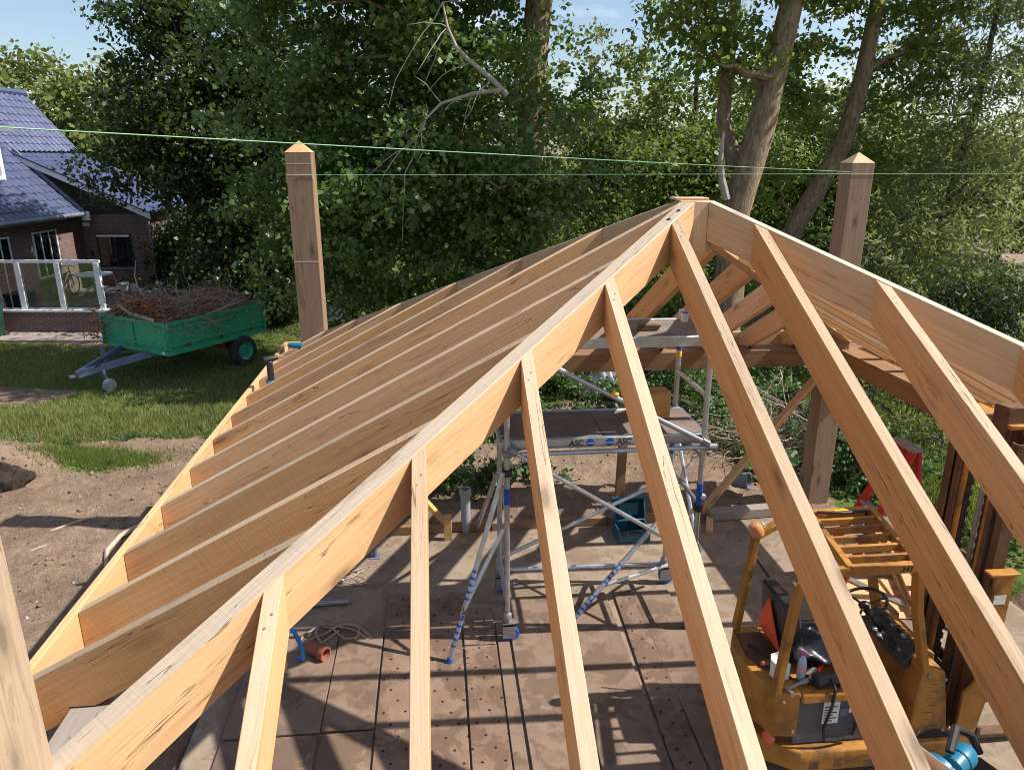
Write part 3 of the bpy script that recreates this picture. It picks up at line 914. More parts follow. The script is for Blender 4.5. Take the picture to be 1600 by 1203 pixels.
def window(plane, a0, a1, z0, z1, frame_mat, bars=1, name='window', sill=True):
    """plane 'x' (side wall, facing +x at x=-15.5) or 'y' (end wall, facing -y at y=26.98)"""
    m = MB(); t = .05
    def blk(u0, u1, w0, w1, d0, d1):
        if plane == 'x': m.lohi(hl(-15.5 + d0, u0, w0), hl(-15.5 + d1, u1, w1))
        else: m.lohi(hl(u0, 26.98 - d1, w0), hl(u1, 26.98 - d0, w1))
    blk(a0, a1, z1 - t, z1, -.02, .04); blk(a0, a1, z0, z0 + t, -.02, .04)
    blk(a0, a0 + t, z0 + t, z1 - t, -.02, .038); blk(a1 - t, a1, z0 + t, z1 - t, -.02, .038)
    for k in range(1, bars + 1):
        u = a0 + (a1 - a0) * k / (bars + 1)
        blk(u - .02, u + .02, z0 + t, z1 - t, -.01, .034)
    o = m.build(name, frame_mat, house)
    m = MB()
    if plane == 'x': m.lohi(hl(-15.51, a0 + .03, z0 + .03), hl(-15.485, a1 - .03, z1 - .03))
    else: m.lohi(hl(a0 + .03, 26.965, z0 + .03), hl(a1 - .03, 26.99, z1 - .03))
    m.build('pane', M['pane'], o)
    if sill:
        m = MB()
        if plane == 'x': m.lohi(hl(-15.5, a0 - .05, z0 - .07), hl(-15.38, a1 + .05, z0 - .005))
        else: m.lohi(hl(a0 - .05, 26.86, z0 - .07), hl(a1 + .05, 26.98, z0 - .005))
        m.build('sill', M['gutter'], o)
    return o
window('x', 24.05, 25.35, 0.85, 2.35, M['white'], 2)
window('x', 21.2, 22.9, 0.10, 2.35, M['white'], 3, 'glazed_door', False)
w = window('y', -15.05, -13.78, 0.84, 2.04, M['black'], 1)
MB().lohi(hl(-15.0, 26.90, 1.93), hl(-13.83, 26.935, 2.0)).build('blind', M['white'], w)
MB().lohi(hl(-15.42, 26.90, 2.30), hl(-15.18, 26.975, 2.44)).build('alarm_box', M['white'], house)
MB().lathe([(.02, 0), (.07, .05), (.07, .16), (.03, .2)], hl(-15.25, 26.85, 1.25), n=8).build('wall_lamp', M['black'], house)

# terrace with its glass screen
TB = V2W(-13.3, 20.8, 0)
terr = thing('terrace_screen', TB, 'white framed glass windscreen on a low brick wall beside the house', 'windscreen', rz=TH)
def tl_(x, y, z): return Vector((x + 13.3, y - 20.8, z))
MB().lohi(tl_(-16.5, 20.66, -.4), tl_(-11.4, 20.88, .46)).build('low_wall', M['brick'], terr)
MB().lohi(tl_(-16.5, 20.62, .46), tl_(-11.36, 20.92, .52)).build('coping', M['white'], terr)
MB().lohi(tl_(-16.3, 20.73, 1.84), tl_(-11.62, 20.82, 1.92)).build('top_rail', M['white'], terr)
for x in (-15.1, -13.95, -12.83, -11.72):
    MB().lohi(tl_(x - .075, 20.72, .52), tl_(x + .075, 20.83, 1.84)).build('screen_post', M['white'], terr, 0.006)
for x0, x1 in ((-15.02, -14.03), (-13.87, -12.91), (-12.75, -11.80)):
    MB().lohi(tl_(x0, 20.765, .53), tl_(x1, 20.775, 1.83)).build('glass_pane', M['glass'], terr)
b = MB().lohi((-2.2, -.1, -.2), (3.4, 6.2, .16)); 
struct(b.build('terrace_paving', concrete_mat('terrace_tiles', (0.16, 0.13, 0.12), (0.22, 0.18, 0.165), (0.1, 0.08, 0.07)), loc=V2W(-13.3, 20.9, 0))).rotation_euler = (0, 0, TH)
b = MB().lohi((-3.4, -1.0, -.25), (3.2, .0, -.12)); 
struct(b.build('paved_path', concrete_mat('path_slabs', (0.27, 0.22, 0.19), (0.36, 0.30, 0.26), (0.16, 0.12, 0.09)), loc=V2W(-13.3, 20.62, 0))).rotation_euler = (0, 0, TH)

# white round garden table
t = thing('garden_table', V2W(-14.25, 25.0, .16), 'round white plastic garden table behind the glass screen', 'table')
MB().lathe([(.02, .66), (.55, .68), (.60, .70), (.60, .73), (.57, .74), (.0, .74)], n=28).build('table_top', M['white'], t)
MB().lathe([(.06, .2), (.045, .4), (.06, .66)], n=10).build('pedestal', M['white'], t)
for k in range(4):
    a = k * math.pi / 2 + .5
    MB().tube([(0, 0, .34), (.2 * math.cos(a), .2 * math.sin(a), .24), (.42 * math.cos(a), .42 * math.sin(a), .05), (.55 * math.cos(a), .55 * math.sin(a), .02)], [.04, .04, .035, .03], 6).build('leg', M['white'], t)

# bicycle leaning at the wall
t = thing('bicycle', V2W(-15.05, 24.6, .16), 'dark bicycle leaning on the brick wall behind the screen', 'bicycle', rz=TH + math.pi / 2)
for x in (-.52, .52):
    m = MB(); m.tube([(x + .33 * math.cos(a * math.pi / 12), 0, .34 + .33 * math.sin(a * math.pi / 12)) for a in range(25)], .022, 5, False)
    m.tube([(x - .32, 0, .34), (x + .32, 0, .34)], .004, 4).tube([(x, 0, .02), (x, 0, .66)], .004, 4).tube([(x - .22, 0, .12), (x + .22, 0, .56)], .004, 4)
    m.build('wheel', M['rubber'], t)
m = MB()
for p0, p1 in (((-.52, 0, .34), (-.12, 0, .30)), ((-.52, 0, .34), (-.2, 0, .75)), ((-.12, 0, .3), (-.22, 0, .85)), ((-.12, 0, .3), (.38, 0, .72)), ((-.2, 0, .76), (.36, 0, .80)), ((.36, 0, .98), (.52, 0, .34))):
    m.tube([p0, p1], .018, 6)
m.build('frame', M['black'], t)
MB().tube([(.30, -.27, .98), (.36, 0, 1.02), (.30, .27, .98)], .015, 6).build('handlebar', M['steel'], t)
MB().lohi((-.36, -.07, .85), (-.1, .07, .90)).build('saddle', M['black'], t, .02)

# wheeled bin
t = thing('wheelie_bin', V2W(-14.55, 20.05, -.2), 'dark green wheelie bin with white sticker at the left end of the screen', 'bin', rz=TH)
m = MB(); vs = [(-.2, -.24, .05), (.2, -.24, .05), (.2, .24, .05), (-.2, .24, .05), (-.26, -.32, 1.0), (.26, -.32, 1.0), (.26, .32, 1.0), (-.26, .32, 1.0)]
m.add(vs, [(3, 2, 1, 0), (4, 5, 6, 7), (0, 1, 5, 4), (1, 2, 6, 5), (2, 3, 7, 6), (3, 0, 4, 7)])
M['bin'] = plain('dark_green_plastic', (0.012, 0.045, 0.03), 0.45)
m.build('body', M['bin'], t, .015)
MB().lohi((-.29, -.36, 1.0), (.29, .34, 1.07)).build('lid', M['bin'], t, .03)
MB().lathe([(.0, 0), (.1, .001), (.1, .004)], (.1, -.297, .72), (0, -1, .08), 12).build('sticker', M['paper'], t)
for s in (-1, 1): MB().lathe([(.1, -.02), (.1, .02)], (s * .22, .27, .1), (1, 0, 0), 10).build('wheel', M['rubber'], t)

# flower pots by the end wall
for k, (x, y, r, lab) in enumerate(((-13.75, 25.9, .17, 'pale stone pot left of a smaller one by the brick end wall'), (-13.3, 25.7, .12, 'small pale pot nearest the trailer by the brick end wall'))):
    t = thing('flower_pot', V2W(x, y, .16), lab, 'pot', 'pots by the end wall')
    MB().lathe([(r * .7, 0), (r, .22), (r * 1.08, .24), (r * 1.05, .28), (r * .85, .28), (r * .8, .24)], n=12).build('pot', M['paper'], t)
    P, O, c = clumps([(0, 0, .36, r, r, .12)], 12, 8, .05)
    Vv, Ff = leaves(P, .07); 
    link_mesh('leaves', np_mesh('leaves', Vv, Ff, M.setdefault('potleaf', leaf_mat('pot_leaves', [(0.03, 0.07, 0.02), (0.08, 0.12, 0.03)]))), t)

# ------------------------------------------------------------------ trailer with a heap of cuttings
tr = thing('farm_trailer', (-4.0, 14.75, -.2), 'green tipping trailer heaped with brown branches on the grass', 'trailer', rz=math.atan2(.82, .57))
# local x runs back along the bed from its near front corner, y to the far-left side
TLn, TW = 2.80, 2.30
z0 = .84
MB().lohi((0, 0, z0), (TLn, TW, z0 + .06)).build('bed_floor', M['greenpaint'], tr)
def panel(name, p0, p1, n_ribs):
    p0, p1 = Vector(p0), Vector(p1); d = (p1 - p0); Ln = d.length; d.normalize()
    out = Vector((d.y, -d.x, 0))
    Mx = Matrix((d, out, Vector((0, 0, -1)))).transposed().to_4x4()
    Mx = Matrix((d, -out, Vector((0, 0, 1)))).transposed().to_4x4(); Mx.translation = p0
    m = MB()
    m.lohi((0, 0, -.06), (Ln, .025, .57))
    for u in [.03] + [Ln * k / n_ribs for k in range(1, n_ribs)] + [Ln - .03]:
        m.lohi((u - .035, -.035, -.05), (u + .035, -.001, .56))
    m.lohi((0, -.03, .505), (Ln, -.002, .585)); m.lohi((0, -.032, .02), (Ln, -.003, .07)); m.lohi((0, -.025, -.16), (Ln, .02, -.062))
    m.build(name, M['greenpaint'], tr, .004, M=Mx)
panel('front_panel', (0, TW, z0), (0, 0, z0), 2)
panel('side_panel', (0, 0, z0), (TLn, 0, z0), 2)
panel('tail_panel', (TLn, 0, z0), (TLn, TW, z0), 2)
panel('side_panel', (TLn, TW, z0), (0, TW, z0), 2)
MB().lohi((-.012, .1, z0 - .13), (-.030, .2, z0 - .07)).build('number_plate', M['paper'], tr)
MB().box((.02, -.05, z0 + .5), (.05, .05, .12)).box((.09, -.05, z0 + .46), (.07, .04, .05)).build('latch', M['steel'], tr)
m = MB(); m.lohi((.1, .5, z0 - .2), (TLn - .1, .62, z0 - .01)); m.lohi((.1, 1.7, z0 - .2), (TLn - .1, 1.82, z0 - .01))
m.bar((.2, .56, z0 - .14), (-1.42, 1.15, .46), .09, .15); m.bar((.2, 1.76, z0 - .14), (-1.42, 1.15, .46), .09, .15)
m.build('drawbar', M['bluepaint'], tr, .006)
MB().lathe([(.05, -.02), (.07, -.02), (.07, .02), (.05, .02)], (-1.52, 1.15, .45), n=12).build('tow_eye', M['steel'], tr)
MB().bar((-.75, 1.15, .48), (-.80, 1.15, .98), .06, .06, (0, 1, 0)).build('jack_post', M['bluepaint'], tr)
m = MB().bar((-.95, .88, .14), (-1.0, .92, .5), .05, .12, (0, 1, 0)); j = m.build('jockey_wheel', M['bluepaint'], tr)
MB().lathe([(.05, -.03), (.135, -.03), (.15, -.015), (.15, .015), (.135, .03), (.05, .03)], (-.95, .83, .15), (.2, 1, 0), 18).build('tyre', M['greypvc'], j)
MB().tube([(-1.1, 1.0, .56), (-.9, .9, .75), (-.5, .9, .72), (-.2, 1.0, .66)], .02, 6).build('brake_cable', M['black'], tr)
MB().tube([(2.02, .12, .36), (2.02, TW - .12, .36)], .05, 8).build('axle', M['rust'], tr)
MB().lohi((1.92, .5, .36), (2.12, .62, z0 - .2)).lohi((1.92, 1.7, .36), (2.12, 1.82, z0 - .2)).build('axle_mount', M['rust'], tr)
for y, s in ((-.02, -1), (TW + .02, 1)):
    w = MB().lathe([(.22, -.12), (.33, -.12), (.365, -.07), (.372, 0), (.365, .07), (.33, .12), (.22, .12)], (2.02, y + .03 * -s, .365), (0, s, 0), 28, False).build('wheel', M['rubber'], tr)
    MB().lathe([(.0, .02), (.09, .02), (.10, .06), (.12, .06), (.16, .03), (.20, .10), (.225, .11), (.225, -.1), (0, -.1)], (2.02, y + .03 * -s, .365), (0, s, 0), 20).build('rim', M['greenpaint'], w)

def twigs(n, region, Lr, r0, seedmat, name, parent=None, up=0.25, bend=.25, sides=3):
    m = MB()
    for k in range(n):
        p = Vector(region(random.random(), random.random(), random.random()))
        a = random.uniform(0, 2 * math.pi); L_ = random.uniform(*Lr)
        d = Vector((math.cos(a), math.sin(a), random.gauss(0, up))).normalized()
        pts = [p]
        for s in range(3):
            d = (d + Vector((random.gauss(0, bend), random.gauss(0, bend), random.gauss(0, bend * .7)))).normalized()
            pts.append(pts[-1] + d * L_ / 3)
        r = r0 * random.uniform(.5, 1.5)
        m.tube(pts, [r, r * .8, r * .6, r * .3], sides, False)
    return m
M['twig'] = plain('dead_twigs', (0.33, 0.23, 0.18), 0.9, 0, 0.35, 2)
M['twig_pale'] = plain('bare_pale_wood', (0.42, 0.33, 0.25), 0.85, 0, 0.2, 3)
M['deadleaf'] = leaf_mat('dead_leaves', [(0.34, 0.13, 0.05), (0.46, 0.22, 0.11), (0.22, 0.11, 0.065)], .2, .7, .1, (0.3, 0.1, 0.03))
br = thing('brush_pile', (-4.0, 14.75, -.2), 'heap of brown dead branches and leaves in the green trailer', 'branches', rz=math.atan2(.82, .57))
def heap(u, v, w):
    x = .08 + u * (TLn - .2); y = .1 + v * (TW - .2)
    top = z0 + .52 + .55 * math.sin(math.pi * min(1, max(0, v))) * (.75 + .25 * math.sin(u * 7 + v * 3)) * (1 - .35 * u)
    return (x, y, z0 + .1 + (top - z0 - .1) * (w ** .45))
o = twigs(1500, heap, (.25, .85), .008, None, '', bend=.35).build('twigs', M['twig'], br); o['kind'] = 'stuff'
o = twigs(70, lambda u, v, w: heap(u, v, 1), (.5, 1.3), .014, None, '', .35).build('branches', M['twig'], br); o['kind'] = 'stuff'
P = np.array([heap(*(random.random() ** e for e in (1.8, 1, .5))) for _ in range(4200)]) + RNG.normal(size=(4200, 3)) * .05
P2 = np.array([(-.12, TW - .1, z0 + .3)]) + RNG.normal(size=(260, 3)) * (.16, .16, .26)
Vv, Ff = leaves(np.concatenate([P, P2]), .085, .6)
o = link_mesh('dead_leaves', np_mesh('dead_leaves', Vv, Ff, M['deadleaf']), br); o['kind'] = 'stuff'
MB().tube([(.05, 1.65, z0 + .85), (.1, 1.3, z0 + .66), (.05, .8, z0 + .63), (-.03, .35, z0 + .62)], [.035, .04, .045, .04], 7).build('cut_branch', M['twig_pale'], br)

# ------------------------------------------------------------------ things behind the far left post
M['tub'] = plain('grey_plastic', (0.20, 0.22, 0.25), 0.5, 0, 0.1, 4, (0.2, 0.17, 0.14), 0.4)
for k, (x, y, w, d_, h_, lab) in enumerate(((-1.2, 21.6, .95, .7, .75, 'large pale grey plastic tub just right of the far left post'), (-.35, 21.7, .5, .5, .68, 'narrow dark grey tub between the large tub and the pallets'))):
    t = thing('storage_tub', (x, y, -.2), lab, 'tub', 'tubs behind the frame', .15)
    m = MB(); m.add([(-w / 2.4, -d_ / 2.4, 0), (w / 2.4, -d_ / 2.4, 0), (w / 2.4, d_ / 2.4, 0), (-w / 2.4, d_ / 2.4, 0), (-w / 2, -d_ / 2, h_), (w / 2, -d_ / 2, h_), (w / 2, d_ / 2, h_), (-w / 2, d_ / 2, h_)], [(3, 2, 1, 0), (0, 1, 5, 4), (1, 2, 6, 5), (2, 3, 7, 6), (3, 0, 4, 7)])
    m.build('body', M['tub'] if k == 0 else M['greypvc'], t)
    m = MB()
    for a_, b_ in (((-w / 2, -d_ / 2), (w / 2, -d_ / 2)), ((w / 2, -d_ / 2), (w / 2, d_ / 2)), ((w / 2, d_ / 2), (-w / 2, d_ / 2)), ((-w / 2, d_ / 2), (-w / 2, -d_ / 2))):
        m.bar((*a_, h_), (*b_, h_), .06, .05)
    m.build('rim', M['tub'], t)
for k, (z, rz, lab) in enumerate(((-.2, .20, 'wooden pallet at the very bottom of the pile behind the tubs'), (-.03, .17, 'wooden pallet second from the bottom of the pile behind the tubs'),
                                  (.14, .24, 'wooden pallet third from the bottom of the pile behind the tubs'), (.31, .19, 'flat wooden pallet directly under the tilted one behind the tubs'),
                                  (.66, .35, 'weathered pallet lying tilted on top of the pile behind the tubs'))):
    t = thing('pallet', (.45, 22.3, z), lab, 'pallet', 'pallets behind the tubs', rz)
    if k == 4: t.rotation_euler = (-.35, .1, rz)
    for q in range(6): MB().box((0, -.5 + q * .2, .13), (1.2, .12, .025)).build('slat', M['grey_wood'], t)
    for q in (-.5, 0, .5): MB().box((q, 0, .06), (.1, 1.1, .1)).build('bearer', M['grey_wood'], t)

# ------------------------------------------------------------------ rolling scaffold tower
sx0, sx1, sy0, sy1 = 2.54, 4.43, 4.70, 5.58
sc = thing('scaffold_tower', (3.48, 5.14, 0), 'aluminium rolling scaffold tower with two platforms inside the roof frame', 'scaffold')
SO = Vector((3.48, 5.14, 0))
def S(*p): return Vector(p) - SO
RT = .028
for x in (sx0, sx1):
    for y in (sy0, sy1):
        MB().tube([S(x, y, .2), S(x, y, 1.96), S(x, y, 3.2)], RT, 10).build('upright', M['alu'], sc)
        w = MB().lathe([(.03, -.025), (.085, -.022), (.09, 0), (.085, .022), (.03, .025)], S(x + .03, y, .09), (0, 1, 0), 14).build('caster', M['blue'], sc)
        MB().lohi(S(x - .05, y - .045, .06), S(x + .08, y - .03, .22)).lohi(S(x - .05, y + .03, .06), S(x + .08, y + .045, .22)).lohi(S(x - .05, y - .045, .2), S(x + .08, y + .045, .23)).build('fork', M['steel'], w)
        MB().lathe([(.04, 0), (.045, .02), (.045, .08), (.03, .1)], S(x, y, .24), n=10).build('brake_collar', M['steel'], sc)
for x in (sx0, sx1):
    for z in (.42, .93, 1.44, 1.94, 2.55, 3.02):
        MB().tube([S(x, sy0, z), S(x, sy1, z)], .022, 8).build('rung', M['alu'], sc)
for a_, b_, r in (((sx0, sy0 - .03, 2.05), (sx1 + .08, sy0 - .03, 2.05), .024), ((sx0, sy1 + .03, .27), (sx1, sy1 + .03, .23), .024), ((sx0, sy0 - .04, 3.12), (sx1, sy0 - .04, 2.10), .024),
                  ((sx0 + .05, sy0 - .06, 2.09), (sx1, sy0 - .05, .90), .024), ((sx0, sy1 + .04, .40), (sx1, sy1 + .04, 1.30), .022), ((sx1 + .03, sy0, .95), (sx1 + .03, sy1, 1.90), .02), ((sx1 + .03, sy0, 1.5), (sx1 + .03, sy1, .5), .02)):
    b = MB().tube([S(*a_), S(*b_)], r, 8).build('brace', M['alu'], sc)
    for e in (a_, b_):
        MB().lathe([(.035, -.04), (.035, .04)], S(*e), Vector(b_) - Vector(a_), 8).build('clip', M['steel'], b)
def stabiliser(top, foot, mid, knee, stripes=True):
    b = MB().tube([S(*top), S(*foot)], .026, 10).build('stabiliser', M['alu'], sc)
    T, Fo = Vector(top), Vector(foot); d = (Fo - T)
    if stripes:
        for k in range(12):
            if k == 5 or k == 6: continue
            t0 = .50 + k * .036
            MB().tube([S(*(T + d * t0)), S(*(T + d * (t0 + .014)))], .0265, 10).build('stripe', M['blue'], b)
        MB().lathe([(.03, 0), (.034, .05), (.03, .07)], S(*(Fo - d.normalized() * .06)), d, 10).build('foot', M['blue'], b)
    if mid: MB().tube([S(*knee), S(*mid)], .020, 8).build('strut', M['alu'], b)
    return b
st = stabiliser((2.50, 4.66, 1.88), (1.94, 4.39, .02), (2.08, 4.46, .52), (2.50, 4.68, 1.28))
stabiliser((4.44, 5.52, 1.0), (3.19, 4.86, .02), (3.62, 5.09, .33), (4.44, 5.50, .28))
stabiliser((2.52, 5.6, 1.45), (2.36, 7.02, .03), None, None, False)
# decks
for nm, x0, x1, z, rz in (('lower_platform', 2.50, 4.46, 2.10, 0), ('upper_platform', 2.62, 4.50, 3.06, 0)):
    p = MB().lohi(S(x0, 4.80, z + .03), S(x1, 5.50, z + .055)).build(nm, plain('platform_board', (0.16, 0.12, 0.10), .8, 0, .25, 4, (0.30, 0.26, 0.22), .5), sc)
    for y in (4.76, 5.53):
        MB().lohi(S(x0, y - .025, z - .03), S(x1, y + .025, z + .065)).build('side_rail', M['alu'], p, .004)
    MB().lohi(S((x0 + x1) / 2 - .004, 4.79, z + .054), S((x0 + x1) / 2 + .004, 5.5, z + .0565)).build('joint', M['ink'], p)
    for x in (x0 - .01, x1 + .01):
        MB().lohi(S(x - .02, 4.74, z - .02), S(x + .02, 5.55, z + .05)).build('hook_end', M['alu'], p)
for x, s in ((3.20, 'ASC'), (3.66, 'ASC')):
    text_mesh('lettering', s, .075, M['ink'], sc, Matrix.Translation(S(x, 4.7335, 2.115)) @ Matrix.Rotation(math.pi / 2, 4, 'X'))
for x in (3.335, 3.525):
    m = MB().lathe([(.0, 0), (.040, .0), (.040, .002), (.0, .002)], S(x, 4.7345, 2.117), (0, -1, 0), 16)
    m.build('round_logo', M['blue'], sc)
    MB().lohi(S(x - .034, 4.7305, 2.108), S(x + .034, 4.7315, 2.113)).build('logo_swoosh', M['paper'], sc)
d = (Vector((1.94, 4.39, .02)) - Vector((2.50, 4.66, 1.88)))
ex = -d.normalized(); mid = Vector((2.50, 4.66, 1.88)) + d * .725
ey = Vector((.25, -1, .1)); ey = (ey - ex * ey.dot(ex)).normalized(); 
Mx = Matrix((ex, ey.cross(ex) * 1, ey)).transposed().to_4x4(); Mx.translation = S(*(mid + ey * .0275))
text_mesh('lettering', 'ASC', .06, M['ink'], sc, Mx)
for x, y, z, hh, mt in ((sx0, sy0, 1.53, .17, 'blue'), (sx1, sy0, 1.44, .22, 'blue'), (sx1, sy1, 2.78, .15, 'blue'), (sx1, sy1, 1.62, .14, 'blue'), (sx0, sy0, 1.83, .03, 'yellowband'), (sx1, sy1, 2.71, .05, 'yellowband'), (sx0, sy1, 2.5, .03, 'yellowband')):
    MB().tube([S(x, y, z), S(x, y, z + hh)], RT + .0025, 10).build('tape_band', M[mt], sc)
for x, y, z in ((sx1, sy0, 1.40), (sx0, sy0, 1.86), (sx1, sy1, 1.40)):
    MB().lathe([(.034, -.035), (.05, -.03), (.05, .03), (.034, .035)], S(x, y, z), n=10).build('coupling', M['black'], sc)
MB().tube([S(3.50, 4.66, 2.655 - .02 + .0), S(3.56, 4.66, 2.60 + .0)], .0255, 8).build('tape_band', M['yellowband'], sc)

tag(MB().lohi((-.13, -.1, 0), (.13, .1, .28)).build('wood_block', M['pine'], None, .006, loc=(4.12, 5.30, 2.156)), 'square-sawn block of wood standing on the lower scaffold platform', 'wood block')
tag(MB().prism([(-.11, 0), (.08, 0), (.12, .05), (-.09, .06)], .07).build('wood_offcut', M['rust'], None, .004, loc=(3.93, 5.05, 3.118)), 'dark angled offcut lying on the upper scaffold platform', 'offcut')
t = thing('paint_tin', (4.40, 5.40, 3.116), 'small cream tin with a blue top on the upper platform', 'tin')
MB().lathe([(.036, 0), (.036, .085)], n=12).build('body', M['paper'], t); MB().lathe([(.03, .0845), (.03, .095), (.0, .095)], n=12).build('lid', M['blue'], t)

# teal tool case, lid open against the prop
t = thing('tool_case', (4.33, 6.66, 0), 'teal plastic power tool case standing open on the slab', 'tool case', rz=.05)
m = MB(); w, d_, h_ = .42, .32, .18
m.lohi((-w / 2, -d_ / 2, 0), (w / 2, d_ / 2, .02)); m.lohi((-w / 2, -d_ / 2, .02), (w / 2, -d_ / 2 + .02, h_)); m.lohi((-w / 2, d_ / 2 - .02, .02), (w / 2, d_ / 2, h_)); m.lohi((-w / 2, -d_ / 2 + .02, .02), (-w / 2 + .02, d_ / 2 - .02, h_)); m.lohi((w / 2 - .02, -d_ / 2 + .02, .02), (w / 2, d_ / 2 - .02, h_))
m.build('base', M['teal'], t, .006)
m = MB(); m.lohi((-w / 2, 0, .0), (w / 2, .02, .30)); m.lohi((-w / 2, -.12, 0), (w / 2, -.001, .02)); m.lohi((-w / 2, -.12, .28), (w / 2, -.001, .30)); m.lohi((-w / 2, -.12, .021), (-w / 2 + .02, -.001, .279)); m.lohi((w / 2 - .02, -.12, .021), (w / 2, -.001, .279))
m.lohi((-.12, -.05, .06), (.14, -.001, .23))
l = m.build('lid', M['teal'], t, .006); l.location = (0, d_ / 2 + .01, h_ - .01); l.rotation_euler = (-.28, 0, 0)
for x in (-.14, .14): MB().lohi((x - .03, -d_ / 2 - .012, .11), (x + .03, -d_ / 2 - .001, .19)).build('latch', M['black'], t)
MB().lohi((-.07, -d_ / 2 - .03, .14), (.07, -d_ / 2 - .002, .165)).build('handle', M['black'], t)

# ------------------------------------------------------------------ forklift
fk = thing('forklift', (5.1, 3.2, 0), 'old worn yellow electric forklift parked under the rafters', 'forklift')
FO = Vector((5.1, 3.2, 0))
def K(*p): return Vector(p) - FO
Y0, Y1 = 2.75, 3.60
# chassis plate and rear skirt
plan = [(4.62, 2.68), (5.93, 2.68), (5.93, 3.67), (4.60, 3.67), (4.36, 3.55), (4.27, 3.2), (4.38, 2.84)]
def slab(poly, z0_, z1_, name, mat, bev=.012, parent=None):
    c = [p[0] - FO.x for p in poly], [p[1] - FO.y for p in poly]
    n = len(poly); m = MB()
    vs = [(c[0][i], c[1][i], z0_) for i in range(n)] + [(c[0][i], c[1][i], z1_) for i in range(n)]
    m.add(vs, [tuple(reversed(range(n))), tuple(range(n, 2 * n))] + [(i, (i + 1) % n, n + (i + 1) % n, n + i) for i in range(n)])
    return m.build(name, mat, parent or fk, bev)
slab(plan, .12, .31, 'chassis_skirt', M['yellow'])
slab([(4.62, 2.78), (5.18, 2.78), (5.18, 3.57), (4.62, 3.57), (4.44, 3.5), (4.40, 3.2), (4.46, 2.86)], .31, .46, 'dark_gap', M['rust'], 0)
slab([(4.58, 2.765), (5.26, 2.765), (5.26, 3.585), (4.58, 3.585)], .46 - .14, .715, 'battery_box', M['navy'], .01)
slab([(4.60, 2.745), (4.60, 3.605), (4.40, 3.60), (4.31, 3.42), (4.285, 3.2), (4.32, 2.98), (4.42, 2.77)], .40, .815, 'counterweight', M['yellow'], .014)
slab([(4.602, 2.73), (5.30, 2.73), (5.30, 3.62), (4.602, 3.62)], .72, .80, 'battery_lid', M['yellow'], .012)
slab([(4.50, 2.90), (4.60, 2.90), (4.60, 3.5), (4.38, 3.5), (4.345, 3.2)], .8155, .822, 'brown_deck', M['rust'], 0)
MB().lohi(K(4.265, 3.22, .52), K(4.29, 3.46, .70)).build('rear_plate', M['rust'], fk, .004)
MB().lathe([(.0, -.01), (.05, -.01), (.055, .02), (.03, .04)], K(4.42, 2.82, .36), (-1, -.5, 0), 12).build('tail_lamp', M['redtri'], fk)
for y, nm in ((2.70, 0), (2.70, 1)):
    MB().tube([K(4.82 + nm * .26, 2.80, .81), K(4.82 + nm * .26 + .0, 2.76, .81)], .01, 6)
MB().lohi(K(4.70, 2.79, .8005), K(4.86, 2.81, .812)).lohi(K(4.70, 2.755, .8005), K(4.86, 2.775, .812)).build('lid_ribs', M['yellow'], fk)
MB().tube([K(4.93, 2.78, .805), K(4.93, 2.78, .83), K(5.08, 2.80, .83), K(5.08, 2.80, .805)], .012, 6).build('lid_handle', M['yellow'], fk)
# labels on the battery box
p = MB().lohi(K(4.80, 2.7605, .50), K(4.93, 2.764, .70)).build('paper_label', M['paper'], fk)
for k in range(6): MB().lohi(K(4.812, 2.7595, .52 + k * .026), K(4.812 + (.10 if k % 2 else .07), 2.7604, .53 + k * .026)).build('print_line', M['ink'], p)
MB().lohi(K(4.94, 2.7605, .56), K(5.0, 2.764, .63)).build('paper_label', M['bluepaint'], fk)
MB().lohi(K(5.01, 2.7605, .59), K(5.05, 2.764, .63)).build('paper_label', M['paper'], fk)
# overhead guard
gNL, gNR, gFR, gFL = Vector((4.84, 2.76, 1.85)), Vector((5.37, 2.76, 1.85)), Vector((5.49, 3.59, 1.87)), Vector((4.95, 3.59, 1.86))
g = MB()
for a_, b_ in ((gNL, gNR), (gNR, gFR), (gFR, gFL), (gFL, gNL)): g.bar(K(*a_), K(*b_), .055, .075)
guard = g.build('overhead_guard', M['yellow'], fk, .006)
for k in range(1, 6):
    t_ = k / 6
    a_, b_ = gNL.lerp(gFL, t_), gNR.lerp(gFR, t_)
    MB().bar(K(*a_), K(*b_), .03, .06).build('guard_bar', M['yellow'], guard, .004)
for pts, nm in ((((5.37, 2.76, 1.83), (5.42, 2.77, 1.5), (5.60, 2.79, .87)), 'front_leg'), (((5.49, 3.59, 1.84), (5.53, 3.58, 1.5), (5.68, 3.56, .87)), 'front_leg'),
                (((4.84, 2.76, 1.85), (4.60, 2.76, 1.82)), 'guard_arm'), (((4.95, 3.59, 1.86), (4.70, 3.59, 1.80)), 'guard_arm'), (((4.60, 2.76, 1.82), (4.47, 2.76, 1.72)), 'guard_arm'), (((4.70, 3.59, 1.80), (4.51, 3.58, 1.70)), 'guard_arm'),
                (((4.47, 2.76, 1.74), (4.40, 2.77, .815)), 'rear_leg'), (((4.51, 3.58, 1.72), (4.41, 3.57, .815)), 'rear_leg')):
    m = MB()
    for i in range(len(pts) - 1): m.bar(K(*pts[i]), K(*pts[i + 1]), .052, .075 if nm != 'front_leg' else .09, (0, 1, 0))
    m.build(nm, M['yellow'], fk, .005)
MB().bar(K(4.66, 2.9, 1.79), K(4.76, 3.5, 1.79), .05, .06).build('rear_crossbar', M['yellow'], fk, .005)
text_mesh('lettering', '241', .062, M['ink'], fk, Matrix.Translation(K(5.26, 2.7315, 1.85)) @ Matrix.Rotation(math.pi / 2, 4, 'X'))
